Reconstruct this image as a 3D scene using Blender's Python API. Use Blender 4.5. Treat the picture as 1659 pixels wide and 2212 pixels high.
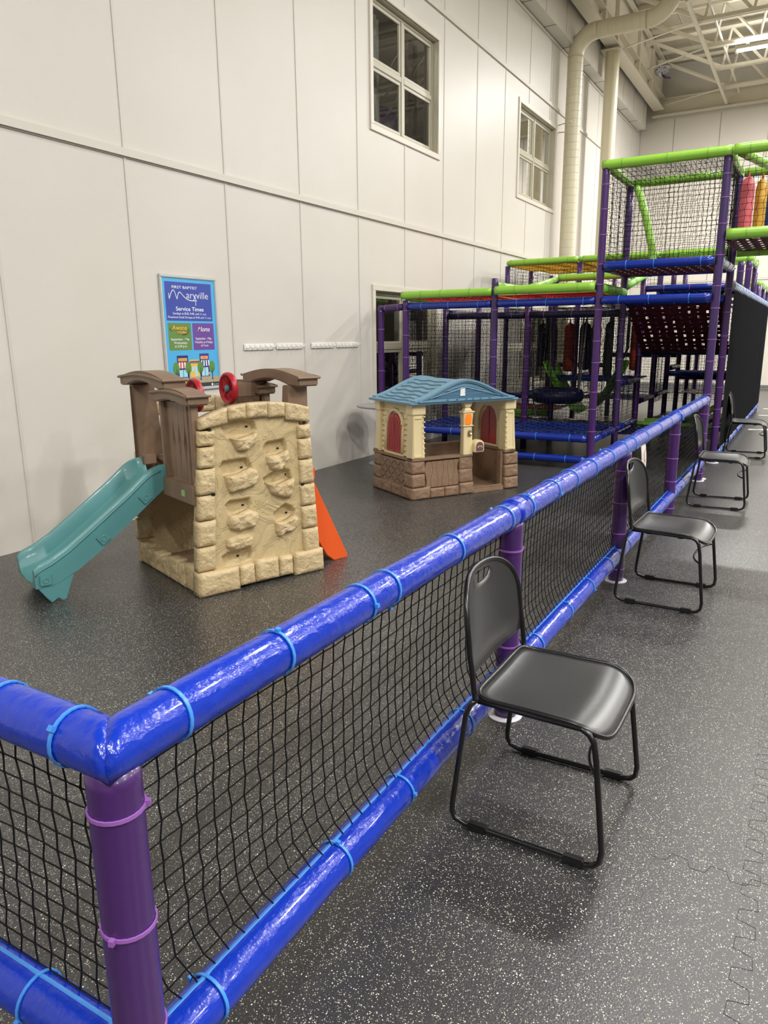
import bpy, bmesh, math, random
from mathutils import Vector, Matrix, noise
for o in list(bpy.data.objects): bpy.data.objects.remove(o)
random.seed(7)
SC=bpy.context.scene; COL=SC.collection
PI=math.pi
# ------------------------------------------------------------------ camera, light, exposure
def make_camera():
    f,pit,roll,yaw=1582.5,.234648,-.008579,.52444
    F=Vector((-math.sin(yaw)*math.cos(pit),math.cos(yaw)*math.cos(pit),-math.sin(pit)))
    r=Vector((math.cos(yaw),math.sin(yaw),0)); u=r.cross(F)
    r2=r*math.cos(roll)+u*math.sin(roll); u2=-r*math.sin(roll)+u*math.cos(roll)
    cd=bpy.data.cameras.new('camera'); co=bpy.data.objects.new('camera',cd); COL.objects.link(co)
    M=Matrix((r2,u2,-F)).transposed().to_4x4(); M.translation=Vector((0,0,1.574)); co.matrix_world=M
    cd.sensor_fit='HORIZONTAL'; cd.sensor_width=36.0; cd.lens=f/1659*36.0
    cd.clip_start=.05; cd.clip_end=200
    SC.camera=co
make_camera()
W=bpy.data.worlds.new('world'); SC.world=W; W.use_nodes=True
W.node_tree.nodes['Background'].inputs[0].default_value=(1,.97,.92,1)
W.node_tree.nodes['Background'].inputs[1].default_value=.15
SC.view_settings.view_transform='Standard'; SC.view_settings.look='None'
SC.view_settings.gamma=1; SC.view_settings.use_curve_mapping=False
SC.view_settings.exposure=0.20
LAMP_COL=(1,.99,.97)
# x, y, watts of every high bay lamp
LIGHTS=[(-1.6,19.5,480),(3.4,19.5,820),(8.4,19.5,450),(-.4,13.6,180),(4,13.6,360),(9,13.6,350),(-.6,7.7,175),(4,7.7,330),(9,7.7,330),(4,2,470),(9,2,400),(-.6,-3.6,390),(4,-3.6,330),(9,-3.6,300)]

# ------------------------------------------------------------------ materials
def lin(c):
    c=c/255.
    return c/12.92 if c<=.04045 else ((c+.055)/1.055)**2.4
def rgb(r,g,b): return (lin(r),lin(g),lin(b),1)
MATS={}
def mat(name,col,rough=.5,metal=0,coat=0,bump=None,spec=.5,emit=None,trans=0,vary=None,alpha=None):
    """bump=(scale,strength,distance[,stretch xyz]); vary=(colour2,scale,low,high)"""
    if name in MATS: return MATS[name]
    m=bpy.data.materials.new(name); m.use_nodes=True; nt=m.node_tree; b=nt.nodes['Principled BSDF']
    b.inputs['Base Color'].default_value=col if len(col)==4 else (*col,1)
    b.inputs['Roughness'].default_value=rough; b.inputs['Metallic'].default_value=metal
    b.inputs['Specular IOR Level'].default_value=spec
    b.inputs['Coat Weight'].default_value=coat; b.inputs['Coat Roughness'].default_value=.08
    b.inputs['Transmission Weight'].default_value=trans
    if alpha is not None: b.inputs['Alpha'].default_value=alpha
    if emit: b.inputs['Emission Color'].default_value=emit[0]; b.inputs['Emission Strength'].default_value=emit[1]
    tc=nt.nodes.new('ShaderNodeTexCoord')
    if bump:
        mp=nt.nodes.new('ShaderNodeMapping'); nt.links.new(tc.outputs['Object'],mp.inputs[0])
        if len(bump)>3: mp.inputs['Scale'].default_value=bump[3]
        n=nt.nodes.new('ShaderNodeTexNoise'); n.inputs['Scale'].default_value=bump[0]; n.inputs['Detail'].default_value=4
        nt.links.new(mp.outputs[0],n.inputs[0])
        bp=nt.nodes.new('ShaderNodeBump'); bp.inputs['Strength'].default_value=bump[1]; bp.inputs['Distance'].default_value=bump[2]
        nt.links.new(n.outputs[0],bp.inputs['Height']); nt.links.new(bp.outputs[0],b.inputs['Normal'])
    if vary:
        n=nt.nodes.new('ShaderNodeTexNoise'); n.inputs['Scale'].default_value=vary[1]; n.inputs['Detail'].default_value=5
        nt.links.new(tc.outputs['Object'],n.inputs[0])
        r=nt.nodes.new('ShaderNodeValToRGB'); r.color_ramp.elements[0].position=vary[2]; r.color_ramp.elements[1].position=vary[3]
        r.color_ramp.elements[0].color=col; r.color_ramp.elements[1].color=vary[0]
        nt.links.new(n.outputs[0],r.inputs[0]); nt.links.new(r.outputs[0],b.inputs['Base Color'])
    MATS[name]=m; return m
VB=(16,.5,.012,(1,1,1))
M_wall=mat('painted_wall_panel',rgb(214,209,201),.42,bump=(60,.12,.004),spec=.4,vary=(rgb(209,204,195),.8,.3,.7))
M_trim=mat('wall_trim_paint',rgb(208,203,192),.45)
M_bat=mat('wall_batten_paint',rgb(206,201,191),.45)
M_far=mat('far_wall_paint',rgb(210,204,193),.5,bump=(40,.1,.004))
M_seam=mat('panel_seam',rgb(160,152,138),.6)
M_steel=mat('painted_steel',rgb(222,215,196),.35)
M_duct=mat('painted_duct',rgb(214,206,178),.38,bump=(3,.15,.02))
M_deck=mat('roof_deck_liner',rgb(186,178,158),.6,bump=(5,.45,.04))
M_blue=mat('blue_vinyl',rgb(8,50,176),.22,coat=.35,bump=(23,.5,.013,(1.2,.8,1.2)))
M_blue2=mat('blue_vinyl_plain',rgb(10,46,150),.27,coat=.35,bump=(14,.3,.012))
M_bluefoam=mat('light_blue_foam',rgb(70,140,215),.7)
M_purp=mat('purple_vinyl',rgb(68,32,98),.32,coat=.25,bump=(12,.12,.01))
M_purp2=mat('purple_vinyl_old',rgb(62,38,94),.36,coat=.2,bump=(10,.12,.01))
M_green=mat('lime_vinyl',rgb(148,204,70),.32,coat=.3,bump=(9,.15,.012))
M_greend=mat('lime_fabric',rgb(134,214,62),.5,bump=(9,.25,.012))
M_tieb=mat('blue_cable_tie',rgb(66,140,226),.35)
M_tiep=mat('lavender_cable_tie',rgb(150,96,176),.4)
M_tieg=mat('green_cable_tie',rgb(120,180,60),.4)
M_cord=mat('black_net_cord',rgb(12,12,14),.75,spec=.25)
M_cordr=mat('red_net_cord',rgb(226,58,44),.7)
M_cordy=mat('yellow_net_cord',rgb(240,186,44),.7)
M_black=mat('black_steel',rgb(13,13,14),.28,spec=.6)
M_plas=mat('black_plastic',rgb(16,16,17),.4)
M_flange=mat('white_floor_flange',rgb(215,212,220),.35)
M_mesh=mat('black_mesh_curtain',rgb(36,36,38),1.0,bump=(6,.4,.03,(1,1,.08)),spec=.0)
M_strapb=mat('blue_web_strap',rgb(22,52,140),.55)
M_strapm=mat('maroon_web_strap',rgb(84,22,34),.6)
M_strapr=mat('rust_web_strap',rgb(176,70,40),.6)
M_white=mat('white_vinyl',rgb(200,205,220),.3)
M_pink=mat('pink_vinyl',rgb(214,96,106),.45)
M_yel=mat('yellow_vinyl',rgb(206,160,50),.4)
M_navy=mat('navy_vinyl',rgb(16,22,66),.35)
M_dpur=mat('dark_purple_vinyl',rgb(50,30,74),.4)
M_rust=mat('orange_red_vinyl',rgb(186,62,36),.5)
M_rope=mat('grey_rope',rgb(150,140,128),.8,bump=(120,.5,.002))
M_tan=mat('tan_moulded_plastic',rgb(206,185,144),.5,bump=(48,.9,.010),vary=(rgb(195,172,130),9,.35,.7))
M_brown=mat('brown_moulded_plastic',rgb(134,111,90),.5,bump=(50,.4,.004,(1,1,.2)),vary=(rgb(120,97,77),7,.3,.7))
M_teal=mat('teal_plastic',rgb(84,142,144),.36,bump=(40,.15,.003),coat=.1)
M_orange=mat('orange_plastic',rgb(232,92,34),.42,bump=(70,.3,.002))
M_red=mat('red_plastic',rgb(176,34,48),.32,bump=(40,.1,.002))
M_cream=mat('cream_plastic',rgb(229,212,166),.42)
M_hbrown=mat('taupe_plastic',rgb(146,119,96),.5,bump=(40,.7,.008),vary=(rgb(134,107,84),6,.3,.7))
M_roof=mat('dusty_blue_plastic',rgb(112,152,176),.42,bump=(60,.2,.002))
M_shut=mat('brick_red_plastic',rgb(168,50,52),.42)
M_dark=mat('dark_hole',rgb(14,12,10),.8)
M_frame=mat('window_frame_paint',rgb(186,180,160),.4)
M_case=mat('window_casing_paint',rgb(216,209,196),.42)
M_room=mat('room_behind_window',rgb(120,114,106),.8)
M_curt=mat('sheer_curtain',rgb(156,156,150),.8,bump=(3,.8,.05,(1,6,.3)))
M_curtd=mat('dark_curtain',rgb(70,58,56),.8,bump=(3,.8,.05,(1,6,.3)))
M_alu=mat('brushed_aluminium',rgb(206,208,208),.35,metal=.25)
M_hook=mat('white_enamel',rgb(236,234,228),.35)
M_table=mat('grey_table_top',rgb(150,153,156),.3)
M_foil=mat('silver_foil',rgb(200,200,205),.15,metal=1,bump=(25,1,.03))
M_line=mat('white_court_paint',rgb(214,214,210),.5)
M_band=mat('grey_wall_base',rgb(112,112,110),.5)
M_joint=mat('tile_joint',rgb(44,44,46),.8)
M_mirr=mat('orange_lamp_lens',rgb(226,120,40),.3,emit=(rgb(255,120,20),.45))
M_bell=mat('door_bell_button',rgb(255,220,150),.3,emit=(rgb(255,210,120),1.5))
M_lens=mat('lamp_lens',rgb(255,250,240),.4,emit=((1,.97,.9,1),9))
M_lampr=mat('reading_lamp_glow',rgb(255,230,120),.4,emit=(rgb(255,226,120),1.3))
def flat(name,r,g,b): return mat('print_'+name,rgb(r,g,b),.45)
def glass_mat():
    m=bpy.data.materials.new('window_glass'); m.use_nodes=True; nt=m.node_tree
    for n in list(nt.nodes): nt.nodes.remove(n)
    o=nt.nodes.new('ShaderNodeOutputMaterial'); mx=nt.nodes.new('ShaderNodeMixShader'); fr=nt.nodes.new('ShaderNodeFresnel')
    t=nt.nodes.new('ShaderNodeBsdfTransparent'); g=nt.nodes.new('ShaderNodeBsdfGlossy'); fr.inputs[0].default_value=1.6
    g.inputs['Roughness'].default_value=.01; t.inputs[0].default_value=(.75,.78,.76,1)
    nt.links.new(fr.outputs[0],mx.inputs[0]); nt.links.new(t.outputs[0],mx.inputs[1]); nt.links.new(g.outputs[0],mx.inputs[2]); nt.links.new(mx.outputs[0],o.inputs[0])
    return m
M_glass=glass_mat()
def floor_mat():
    m=bpy.data.materials.new('speckled_rubber'); m.use_nodes=True; nt=m.node_tree; b=nt.nodes['Principled BSDF']; L=nt.links.new
    tc=nt.nodes.new('ShaderNodeTexCoord')
    def speck(scale,thr,cut):
        v=nt.nodes.new('ShaderNodeTexVoronoi'); v.inputs['Scale'].default_value=scale; L(tc.outputs['Object'],v.inputs['Vector'])
        s=nt.nodes.new('ShaderNodeSeparateColor'); L(v.outputs['Color'],s.inputs[0])
        m1=nt.nodes.new('ShaderNodeMath'); m1.operation='MULTIPLY'; m1.inputs[1].default_value=thr; L(s.outputs[1],m1.inputs[0])
        a=nt.nodes.new('ShaderNodeMath'); a.operation='LESS_THAN'; L(v.outputs['Distance'],a.inputs[0]); L(m1.outputs[0],a.inputs[1])
        c=nt.nodes.new('ShaderNodeMath'); c.operation='LESS_THAN'; L(s.outputs[0],c.inputs[0]); c.inputs[1].default_value=cut
        x=nt.nodes.new('ShaderNodeMath'); x.operation='MULTIPLY'; L(a.outputs[0],x.inputs[0]); L(c.outputs[0],x.inputs[1])
        return x,s
    n=nt.nodes.new('ShaderNodeTexNoise'); n.inputs['Scale'].default_value=220; n.inputs['Detail'].default_value=2; L(tc.outputs['Object'],n.inputs[0])
    r=nt.nodes.new('ShaderNodeValToRGB'); r.color_ramp.elements[0].color=rgb(30,30,32); r.color_ramp.elements[1].color=rgb(56,56,58)
    r.color_ramp.elements[0].position=.35; r.color_ramp.elements[1].position=.7; L(n.outputs[0],r.inputs[0])
    cur=r.outputs[0]
    for sc,th,ct,co in ((230,.46,.24,rgb(206,200,186)),(360,.5,.22,rgb(196,186,164)),(130,.32,.16,rgb(226,222,212))):
        x,s=speck(sc,th,ct); mx=nt.nodes.new('ShaderNodeMix'); mx.data_type='RGBA'; L(x.outputs[0],mx.inputs[0]); L(cur,mx.inputs[6]); mx.inputs[7].default_value=co; cur=mx.outputs[2]
    L(cur,b.inputs['Base Color'])
    b.inputs['Roughness'].default_value=.36; b.inputs['Specular IOR Level'].default_value=.95
    n2=nt.nodes.new('ShaderNodeTexNoise'); n2.inputs['Scale'].default_value=160; L(tc.outputs['Object'],n2.inputs[0])
    bp=nt.nodes.new('ShaderNodeBump'); bp.inputs['Strength'].default_value=.25; bp.inputs['Distance'].default_value=.003; L(n2.outputs[0],bp.inputs['Height']); L(bp.outputs[0],b.inputs['Normal'])
    return m
M_floor=floor_mat()
def swirl_mat():
    """trowelled plaster look of the climbing wall"""
    m=bpy.data.materials.new('tan_trowelled_plastic'); m.use_nodes=True; nt=m.node_tree; b=nt.nodes['Principled BSDF']; L=nt.links.new
    b.inputs['Base Color'].default_value=rgb(198,177,133); b.inputs['Roughness'].default_value=.5
    tc=nt.nodes.new('ShaderNodeTexCoord'); n=nt.nodes.new('ShaderNodeTexNoise'); n.inputs['Scale'].default_value=5.5; n.inputs['Distortion'].default_value=1.6; n.inputs['Detail'].default_value=1; L(tc.outputs['Object'],n.inputs[0])
    w=nt.nodes.new('ShaderNodeMath'); w.operation='MULTIPLY'; w.inputs[1].default_value=14; L(n.outputs[0],w.inputs[0])
    s=nt.nodes.new('ShaderNodeMath'); s.operation='FRACT'; L(w.outputs[0],s.inputs[0])
    p=nt.nodes.new('ShaderNodeMath'); p.operation='POWER'; p.inputs[1].default_value=7; L(s.outputs[0],p.inputs[0])
    n3=nt.nodes.new('ShaderNodeTexNoise'); n3.inputs['Scale'].default_value=11; L(tc.outputs['Object'],n3.inputs[0])
    q=nt.nodes.new('ShaderNodeMath'); q.operation='MULTIPLY'; L(p.outputs[0],q.inputs[0]); L(n3.outputs[0],q.inputs[1])
    bp=nt.nodes.new('ShaderNodeBump'); bp.inputs['Strength'].default_value=.6; bp.inputs['Distance'].default_value=.011; L(q.outputs[0],bp.inputs['Height']); L(bp.outputs[0],b.inputs['Normal'])
    return m
M_swirl=swirl_mat()
def seat_mat():
    m=bpy.data.materials.new('perforated_black_seat'); m.use_nodes=True; nt=m.node_tree; b=nt.nodes['Principled BSDF']; L=nt.links.new
    tc=nt.nodes.new('ShaderNodeTexCoord'); mp=nt.nodes.new('ShaderNodeMapping'); mp.inputs['Rotation'].default_value=(0,0,PI/4); L(tc.outputs['Generated'],mp.inputs[0])
    ck=nt.nodes.new('ShaderNodeTexChecker'); ck.inputs['Scale'].default_value=150; L(mp.outputs[0],ck.inputs[0])
    ck.inputs['Color1'].default_value=rgb(50,50,52); ck.inputs['Color2'].default_value=rgb(20,20,21); L(ck.outputs[0],b.inputs['Base Color'])
    b.inputs['Roughness'].default_value=.34; b.inputs['Specular IOR Level'].default_value=.9
    return m
M_seat=seat_mat()

# ------------------------------------------------------------------ helpers
def tag(o,label=None,cat=None,group=None,kind=None):
    if label: o['label']=label
    if cat: o['category']=cat
    if group: o['group']=group
    if kind: o['kind']=kind
    return o
def thing(name,label,cat,loc=(0,0,0),rz=0,group=None):
    o=bpy.data.objects.new(name,None); COL.objects.link(o); o.empty_display_size=.1
    o.location=loc; o.rotation_euler=(0,0,rz); return tag(o,label,cat,group)
class MB:
    def __init__(s): s.v=[]; s.f=[]; s.T=None
    def add(s,vs,fs):
        n=len(s.v); s.v+=[tuple(p) for p in vs]; s.f+=[tuple(i+n for i in f) for f in fs]; return s
    def box(s,x0,x1,y0,y1,z0,z1):
        return s.add([(x0,y0,z0),(x1,y0,z0),(x1,y1,z0),(x0,y1,z0),(x0,y0,z1),(x1,y0,z1),(x1,y1,z1),(x0,y1,z1)],
            [(3,2,1,0),(4,5,6,7),(0,1,5,4),(1,2,6,5),(2,3,7,6),(3,0,4,7)])
    def hexa(s,p):  # 8 points: bottom 4 ccw, top 4 ccw
        return s.add(p,[(3,2,1,0),(4,5,6,7),(0,1,5,4),(1,2,6,5),(2,3,7,6),(3,0,4,7)])
    def prism(s,poly,axis,a,b):
        """extrude 2D polygon along axis between a and b. axis 'x': poly=(y,z); 'y': (x,z); 'z': (x,y)"""
        def P(q,t): return {'x':(t,q[0],q[1]),'y':(q[0],t,q[1]),'z':(q[0],q[1],t)}[axis]
        n=len(poly); vs=[P(q,a) for q in poly]+[P(q,b) for q in poly]
        fs=[tuple(range(n)),tuple(range(2*n-1,n-1,-1))]+[((i+1)%n,i,n+i,n+(i+1)%n) for i in range(n)]
        return s.add(vs,fs)
    def tube(s,pts,r,n=8,cap=True,closed=False,radii=None,ref=None):
        pts=[Vector(p) for p in pts]; m=len(pts); vs=[]; up=None
        for i,p in enumerate(pts):
            if closed: d=(pts[(i+1)%m]-pts[i-1])
            elif i==0: d=pts[1]-p
            elif i==m-1: d=p-pts[i-1]
            else: d=(pts[i+1]-p).normalized()+(p-pts[i-1]).normalized()
            d.normalize()
            if up is None:
                up=Vector(ref) if ref else (Vector((0,0,1)) if abs(d.z)<.9 else Vector((1,0,0)))
            x=d.cross(up); 
            if x.length<1e-4: x=d.cross(Vector((1,0,0)))
            x.normalize(); y=x.cross(d).normalized(); up=y
            rr=radii[i] if radii else r
            vs+=[p+x*(rr*math.cos(2*PI*k/n))+y*(rr*math.sin(2*PI*k/n)) for k in range(n)]
        fs=[]
        L=m if closed else m-1
        for i in range(L):
            a=i*n; b=((i+1)%m)*n
            fs+=[(a+k,a+(k+1)%n,b+(k+1)%n,b+k) for k in range(n)]
        if cap and not closed: fs+=[tuple(range(n-1,-1,-1)),tuple(range((m-1)*n,m*n))]
        return s.add(vs,fs)
    def lathe(s,prof,n=24,c=(0,0,0)):
        vs=[]; 
        for r,z in prof: vs+=[(c[0]+r*math.cos(2*PI*k/n),c[1]+r*math.sin(2*PI*k/n),c[2]+z) for k in range(n)]
        fs=[]
        for i in range(len(prof)-1): fs+=[(i*n+k,i*n+(k+1)%n,(i+1)*n+(k+1)%n,(i+1)*n+k) for k in range(n)]
        fs+=[tuple(range(n-1,-1,-1)),tuple(range((len(prof)-1)*n,len(prof)*n))]
        return s.add(vs,fs)
    def grid(s,fn,nu,nv,closed=False):
        vs=[fn(i/nu,j/nv) for j in range(nv+1) for i in range(nu+1)]
        return s.add(vs,[(j*(nu+1)+i,j*(nu+1)+i+1,(j+1)*(nu+1)+i+1,(j+1)*(nu+1)+i) for j in range(nv) for i in range(nu)])
    def mesh(s,name,m,smooth=False,bevel=0,seg=2):
        me=bpy.data.meshes.new(name); me.from_pydata(s.v,[],s.f); me.update()
        bm=bmesh.new(); bm.from_mesh(me)
        bmesh.ops.recalc_face_normals(bm,faces=bm.faces)
        if bevel:
            es=[e for e in bm.edges if len(e.link_faces)==2 and e.calc_face_angle(0)>.5]
            bmesh.ops.bevel(bm,geom=es,offset=bevel,segments=seg,affect='EDGES',clamp_overlap=True)
        bm.to_mesh(me); bm.free()
        if m: me.materials.append(m)
        if smooth:
            me.polygons.foreach_set('use_smooth',[True]*len(me.polygons))
            if smooth!='all': me.set_sharp_from_angle(angle=math.radians(38))
        return me
    def build(s,name,m,parent=None,smooth=False,bevel=0,label=None,kind=None,seg=2):
        o=bpy.data.objects.new(name,s.mesh(name,m,smooth,bevel,seg)); COL.objects.link(o)
        if parent is not None: o.parent=parent
        if label: o['label']=label
        if kind: o['kind']=kind
        return o
def inst(name,me,parent,loc=(0,0,0),rot=None,quat=None,scale=None):
    o=bpy.data.objects.new(name,me); COL.objects.link(o); o.parent=parent; o.location=loc
    if rot: o.rotation_euler=rot
    if quat is not None: o.rotation_mode='QUATERNION'; o.rotation_quaternion=quat
    if scale: o.scale=scale
    return o
def copy_tree(o,parent=None):
    c=o.copy(); COL.objects.link(c)
    if parent is not None: c.parent=parent
    for ch in o.children: copy_tree(ch,c)
    return c
def struct(o,label=None): o['kind']='structure'; return o
def arc(c,r,a0,a1,n,plane='xz',y=0):
    out=[]
    for i in range(n+1):
        a=a0+(a1-a0)*i/n; p=(c[0]+r*math.cos(a),c[1]+r*math.sin(a))
        out.append((p[0],y,p[1]) if plane=='xz' else ((y,p[0],p[1]) if plane=='yz' else (p[0],p[1],y)))
    return out
def pillow(P,outline,bulge,thick,rings=6,seed=0,noise_amt=.006,nscale=26,sub=5,power=.5):
    """a moulded rock: 2D outline on plane P(u,v,w)->xyz, w outward; back at -thick"""
    pts=[]
    n=len(outline)
    for i in range(n):
        a=Vector(outline[i]).to_2d(); b=Vector(outline[(i+1)%n]).to_2d()
        for k in range(sub): pts.append(a.lerp(b,k/sub))
    c=sum(pts,Vector((0,0)))/len(pts); N=len(pts); mb=MB(); vs=[P(p.x,p.y,-thick) for p in pts]
    for r in range(rings+1):
        t=r/(rings+1)
        for p in pts:
            q=p.lerp(c,t*.94+ (0 if r else -.0)); 
            edge=1-(1-min(1,t*3.2))**2
            h=bulge*edge
            nn=noise.noise(Vector((q.x*nscale+seed*3.1,q.y*nscale,seed)))+.5*noise.noise(Vector((q.x*nscale*2.6,q.y*nscale*2.6+seed,seed)))
            h+=noise_amt*nn*(1 if r else .2)
            jx=.12*noise_amt*math.sin(seed+p.x*90) if r==0 else 0
            vs.append(P(q.x+jx,q.y,h))
    vs.append(P(c.x,c.y,bulge+noise_amt*.3))
    fs=[tuple(range(N-1,-1,-1))]
    for r in range(rings+1):
        a=r*N; b=(r+1)*N
        fs+=[(a+k,a+(k+1)%N,b+(k+1)%N,b+k) for k in range(N)]
    a=(rings+1)*N; fs+=[(a+k,a+(k+1)%N,len(vs)-1) for k in range(N)]
    return mb.add(vs,fs)
def frame_rect(x0,x1,z0,z1,w,f):
    """four bars round a rectangle, f(x0,x1,z0,z1) adds one bar"""
    f(x0,x1,z1-w,z1); f(x0,x1,z0,z0+w); f(x0,x0+w,z0+w,z1-w); f(x1-w,x1,z0+w,z1-w)
# ------------------------------------------------------------------ ROOM
XW=-5.125; S=1.22; Y0=3.404; YN=-12.0; YF=24.0; XR=20.0; ZC=8.95
fl=struct(MB().box(-5.4,XR+.2,YN-.2,YF+.2,-.1,0).build('floor',M_floor))
ce=struct(MB().box(-5.4,XR+.2,YN-.2,YF+.2,ZC,ZC+.1).build('ceiling',M_deck))
# ribs of the roof liner between purlins
for i in range(12):
    y=YF-1.2-i*1.6
    MB().box(-4.5,9,y-.03,y+.03,ZC-.09,ZC-.001).build('purlin',M_steel,ce)
mb=MB()
for i in range(18):
    x=-4.4+i*.72; mb.box(x-.006,x+.006,2,YF-.01,ZC-.015,ZC-.001)
mb.build('liner_seam',M_trim,ce)
struct(MB().box(XR,XR+.2,YN,YF,0,ZC).build('wall_right',M_wall))
struct(MB().box(-5.3,XR+.2,YN-.2,YN,0,ZC).build('wall_front',M_wall))
# windows: (y0,y1,z0,z1)
WIN=[(8.66,10.50,4.17,5.65),(13.90,16.00,4.14,5.68),(8.66,10.50,.70,2.17),(13.45,16.0,.62,2.08)]
def cut_rects(y0,y1,z0,z1):
    rs=[(y0,y1,z0,z1)]
    for (a,b,c,d) in WIN:
        out=[]
        for (p,q,r,t) in rs:
            if q<=a or p>=b or t<=c or r>=d: out.append((p,q,r,t)); continue
            if p<a: out.append((p,a,r,t))
            if q>b: out.append((b,q,r,t))
            m0,m1=max(p,a),min(q,b)
            if r<c: out.append((m0,m1,r,c))
            if t>d: out.append((m0,m1,d,t))
        rs=out
    return rs
wl=MB()
for (a,b,c,d) in cut_rects(YN,YF,0,ZC): wl.box(-5.30,XW-.012,a,b,c,d)
wl=struct(wl.build('wall_left',M_trim))
ROWS=[(0,3.055),(3.105,6.035),(6.085,7.2)]
for k in range(-13,18):
    ya,yb=Y0+S*k,Y0+S*(k+1)
    if yb<-6: continue
    for (za,zb) in ROWS:
        mb=MB(); ok=False
        for (a,b,c,d) in cut_rects(max(YN,ya+.005),min(YF-.005,yb-.005),za,zb):
            if b-a>.01 and d-c>.01: mb.box(XW-.011,XW,a,b,c,d); ok=True
        if ok: mb.build('panel',M_wall,wl)
    for (za,zb) in ROWS:
        mb=MB(); ok=False
        for (a,b,c,d) in cut_rects(ya-.011,ya+.011,za,zb):
            if b-a>.01: mb.box(XW-.008,XW+.007,a,b,c,d); ok=True
        if ok and ya<YF: mb.build('batten',M_bat,wl)
t1=struct(MB().box(XW-.01,XW+.03,YN,YF,3.04,3.10).build('trim_1',M_trim,None))
t1s=MB().box(XW-.01,XW+.012,YN,YF,3.030,3.043).build('trim_edge',M_trim,t1)
t2=struct(MB().box(XW-.01,XW+.03,YN,YF,6.02,6.08).build('trim_2',M_trim))
# projecting upper wall with a soffit
so=struct(MB().box(XW-.2,-4.86,YN,23.35,7.22,ZC).build('wall_left_upper',M_wall))
for k in range(-4,17):
    y=Y0+S*k
    MB().box(-4.86,-4.852,y-.01,y+.01,7.22,ZC-.01).build('batten',M_bat,so)
    MB().box(XW+.001,-4.86,y+.6-.006,y+.6+.006,7.215,7.22).build('soffit_joint',M_band,so)
MB().box(XW,XW+.03,YN,23.3,7.16,7.205).build('soffit_bead',M_trim,so)
# far wall
fw=struct(MB().box(-5.3,XR+.2,YF+.012,YF+.2,0,ZC).build('wall_back',M_trim))
for k in range(0,17):
    xa=-5.42+S*k
    MB().box(max(-5.12,xa+.006),xa+S-.006,YF-.0,YF+.011,.13,3.05).build('panel',M_far,fw)
    MB().box(max(-5.12,xa+.006),xa+S-.006,YF-.0,YF+.011,3.10,7.55).build('panel',M_far,fw)
    if k: MB().box(xa-.009,xa+.009,YF-.008,YF+.012,.13,7.55).build('batten',M_seam,fw)
struct(MB().box(-5.12,XR,YF-.02,YF+.011,3.055,3.09).build('trim_3',M_trim))
struct(MB().box(-5.12,XR,YF-.025,YF+.011,0,.06).add(*(lambda m:(m.v,m.f))(MB().box(-5.12,XR,YF-.012,YF+.011,.075,.125))).build('baseboard_back',M_band))
eb=thing('eave_beam','cream steel beam lying along the top of the far wall','beam',(0,YF,7.62))
MB().box(-4.8,XR,-.22,-.005,0,.03).build('lower_flange',M_steel,eb)
MB().box(-4.8,XR,-.06,-.045,.03,.42).build('web',M_steel,eb)
MB().box(-4.8,XR,-.20,-.005,.42,.45).build('upper_flange',M_steel,eb)
# long roof beam, its fascia and column
rb=thing('roof_beam','long cream roof beam with tall fascia running along the left wall','beam',(-4.6,0,7.76))
MB().box(-.16,.13,YN+.1,YF-.25,0,.03).build('lower_flange',M_steel,rb)
MB().box(-.02,.0,YN+.1,YF-.25,.03,.30).build('web',M_steel,rb)
MB().box(-.16,.13,YN+.1,YF-.25,.30,.325).build('upper_flange',M_steel,rb)
MB().box(-.0,.04,YN+.1,YF-.25,.325,1.17).build('fascia',M_steel,rb)
for y in (4.9,8.1,11.3,14.5,17.05,18.15,20.4,22.0): MB().box(.04,.12,y-.05,y+.05,.03,1.17).build('stiffener',M_steel,rb)
MB().box(.12,.20,YN+.1,YF-.25,1.02,1.08).build('seat_angle',M_steel,rb)
co=thing('steel_column','round cream steel column with square cap under the roof beam','column',(-4.62,18.3,0))
MB().lathe([(.155,.03),(.155,7.66)],28).build('shaft',M_duct,co,smooth=True)
MB().box(-.22,.22,-.22,.22,7.66,7.69).build('cap_plate',M_steel,co)
MB().box(-.2,.2,-.2,.2,0,.03).build('base_plate',M_steel,co)
# duct
du=thing('ventilation_duct','wide cream round duct rising up the wall and turning into the ceiling','duct',(-4.83,16.2,0))
def ring_tube(pts,r,step=.15,n=24):
    out=[];rad=[];acc=0
    for i in range(len(pts)-1):
        a,b=Vector(pts[i]),Vector(pts[i+1]); L=(b-a).length; k=max(1,int(round(L/.0375)))
        for j in range(k): out.append(a.lerp(b,j/k))
    out.append(Vector(pts[-1])); rad=[r for i in out]
    return MB().tube(out,r,n,radii=rad)
mb=ring_tube([(0,0,.3),(0,0,7.0)],.155); mb.build('riser',M_duct,du,smooth='all')
el=[(.42-.42*math.cos(a),0,7.0+.42*math.sin(a)) for a in [i*PI/2/10 for i in range(11)]]
MB().tube(el,.16,24).build('elbow',M_duct,du,smooth='all')
ring_tube([(.42,0,7.42),(1.35,0,7.42)],.155).build('crossover',M_duct,du,smooth='all')
el=[(1.35+.48*math.sin(a),0,7.90-.48*math.cos(a)) for a in [i*PI/2/10 for i in range(11)]]
MB().tube(el,.16,24).build('elbow',M_duct,du,smooth='all')
ring_tube([(1.83,0,7.90),(1.83,0,8.93)],.155).build('riser',M_duct,du,smooth='all')
MB().tube([(-.29,0,5.80),(.02,-.17,5.79)],.012,6).tube([(-.29,.0,5.66),(.0,.16,5.68)],.012,6).build('wall_bracket',M_steel,du)
sr=MB().tube([((.156)*math.cos(2*PI*k/28),(.156)*math.sin(2*PI*k/28),0) for k in range(28)],.0035,4,closed=True).mesh('seam_ring',M_trim,True)
for k in range(46): inst('seam_ring',sr,du,(0,0,.35+.145*k),rot=(.06,0,0))
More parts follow.
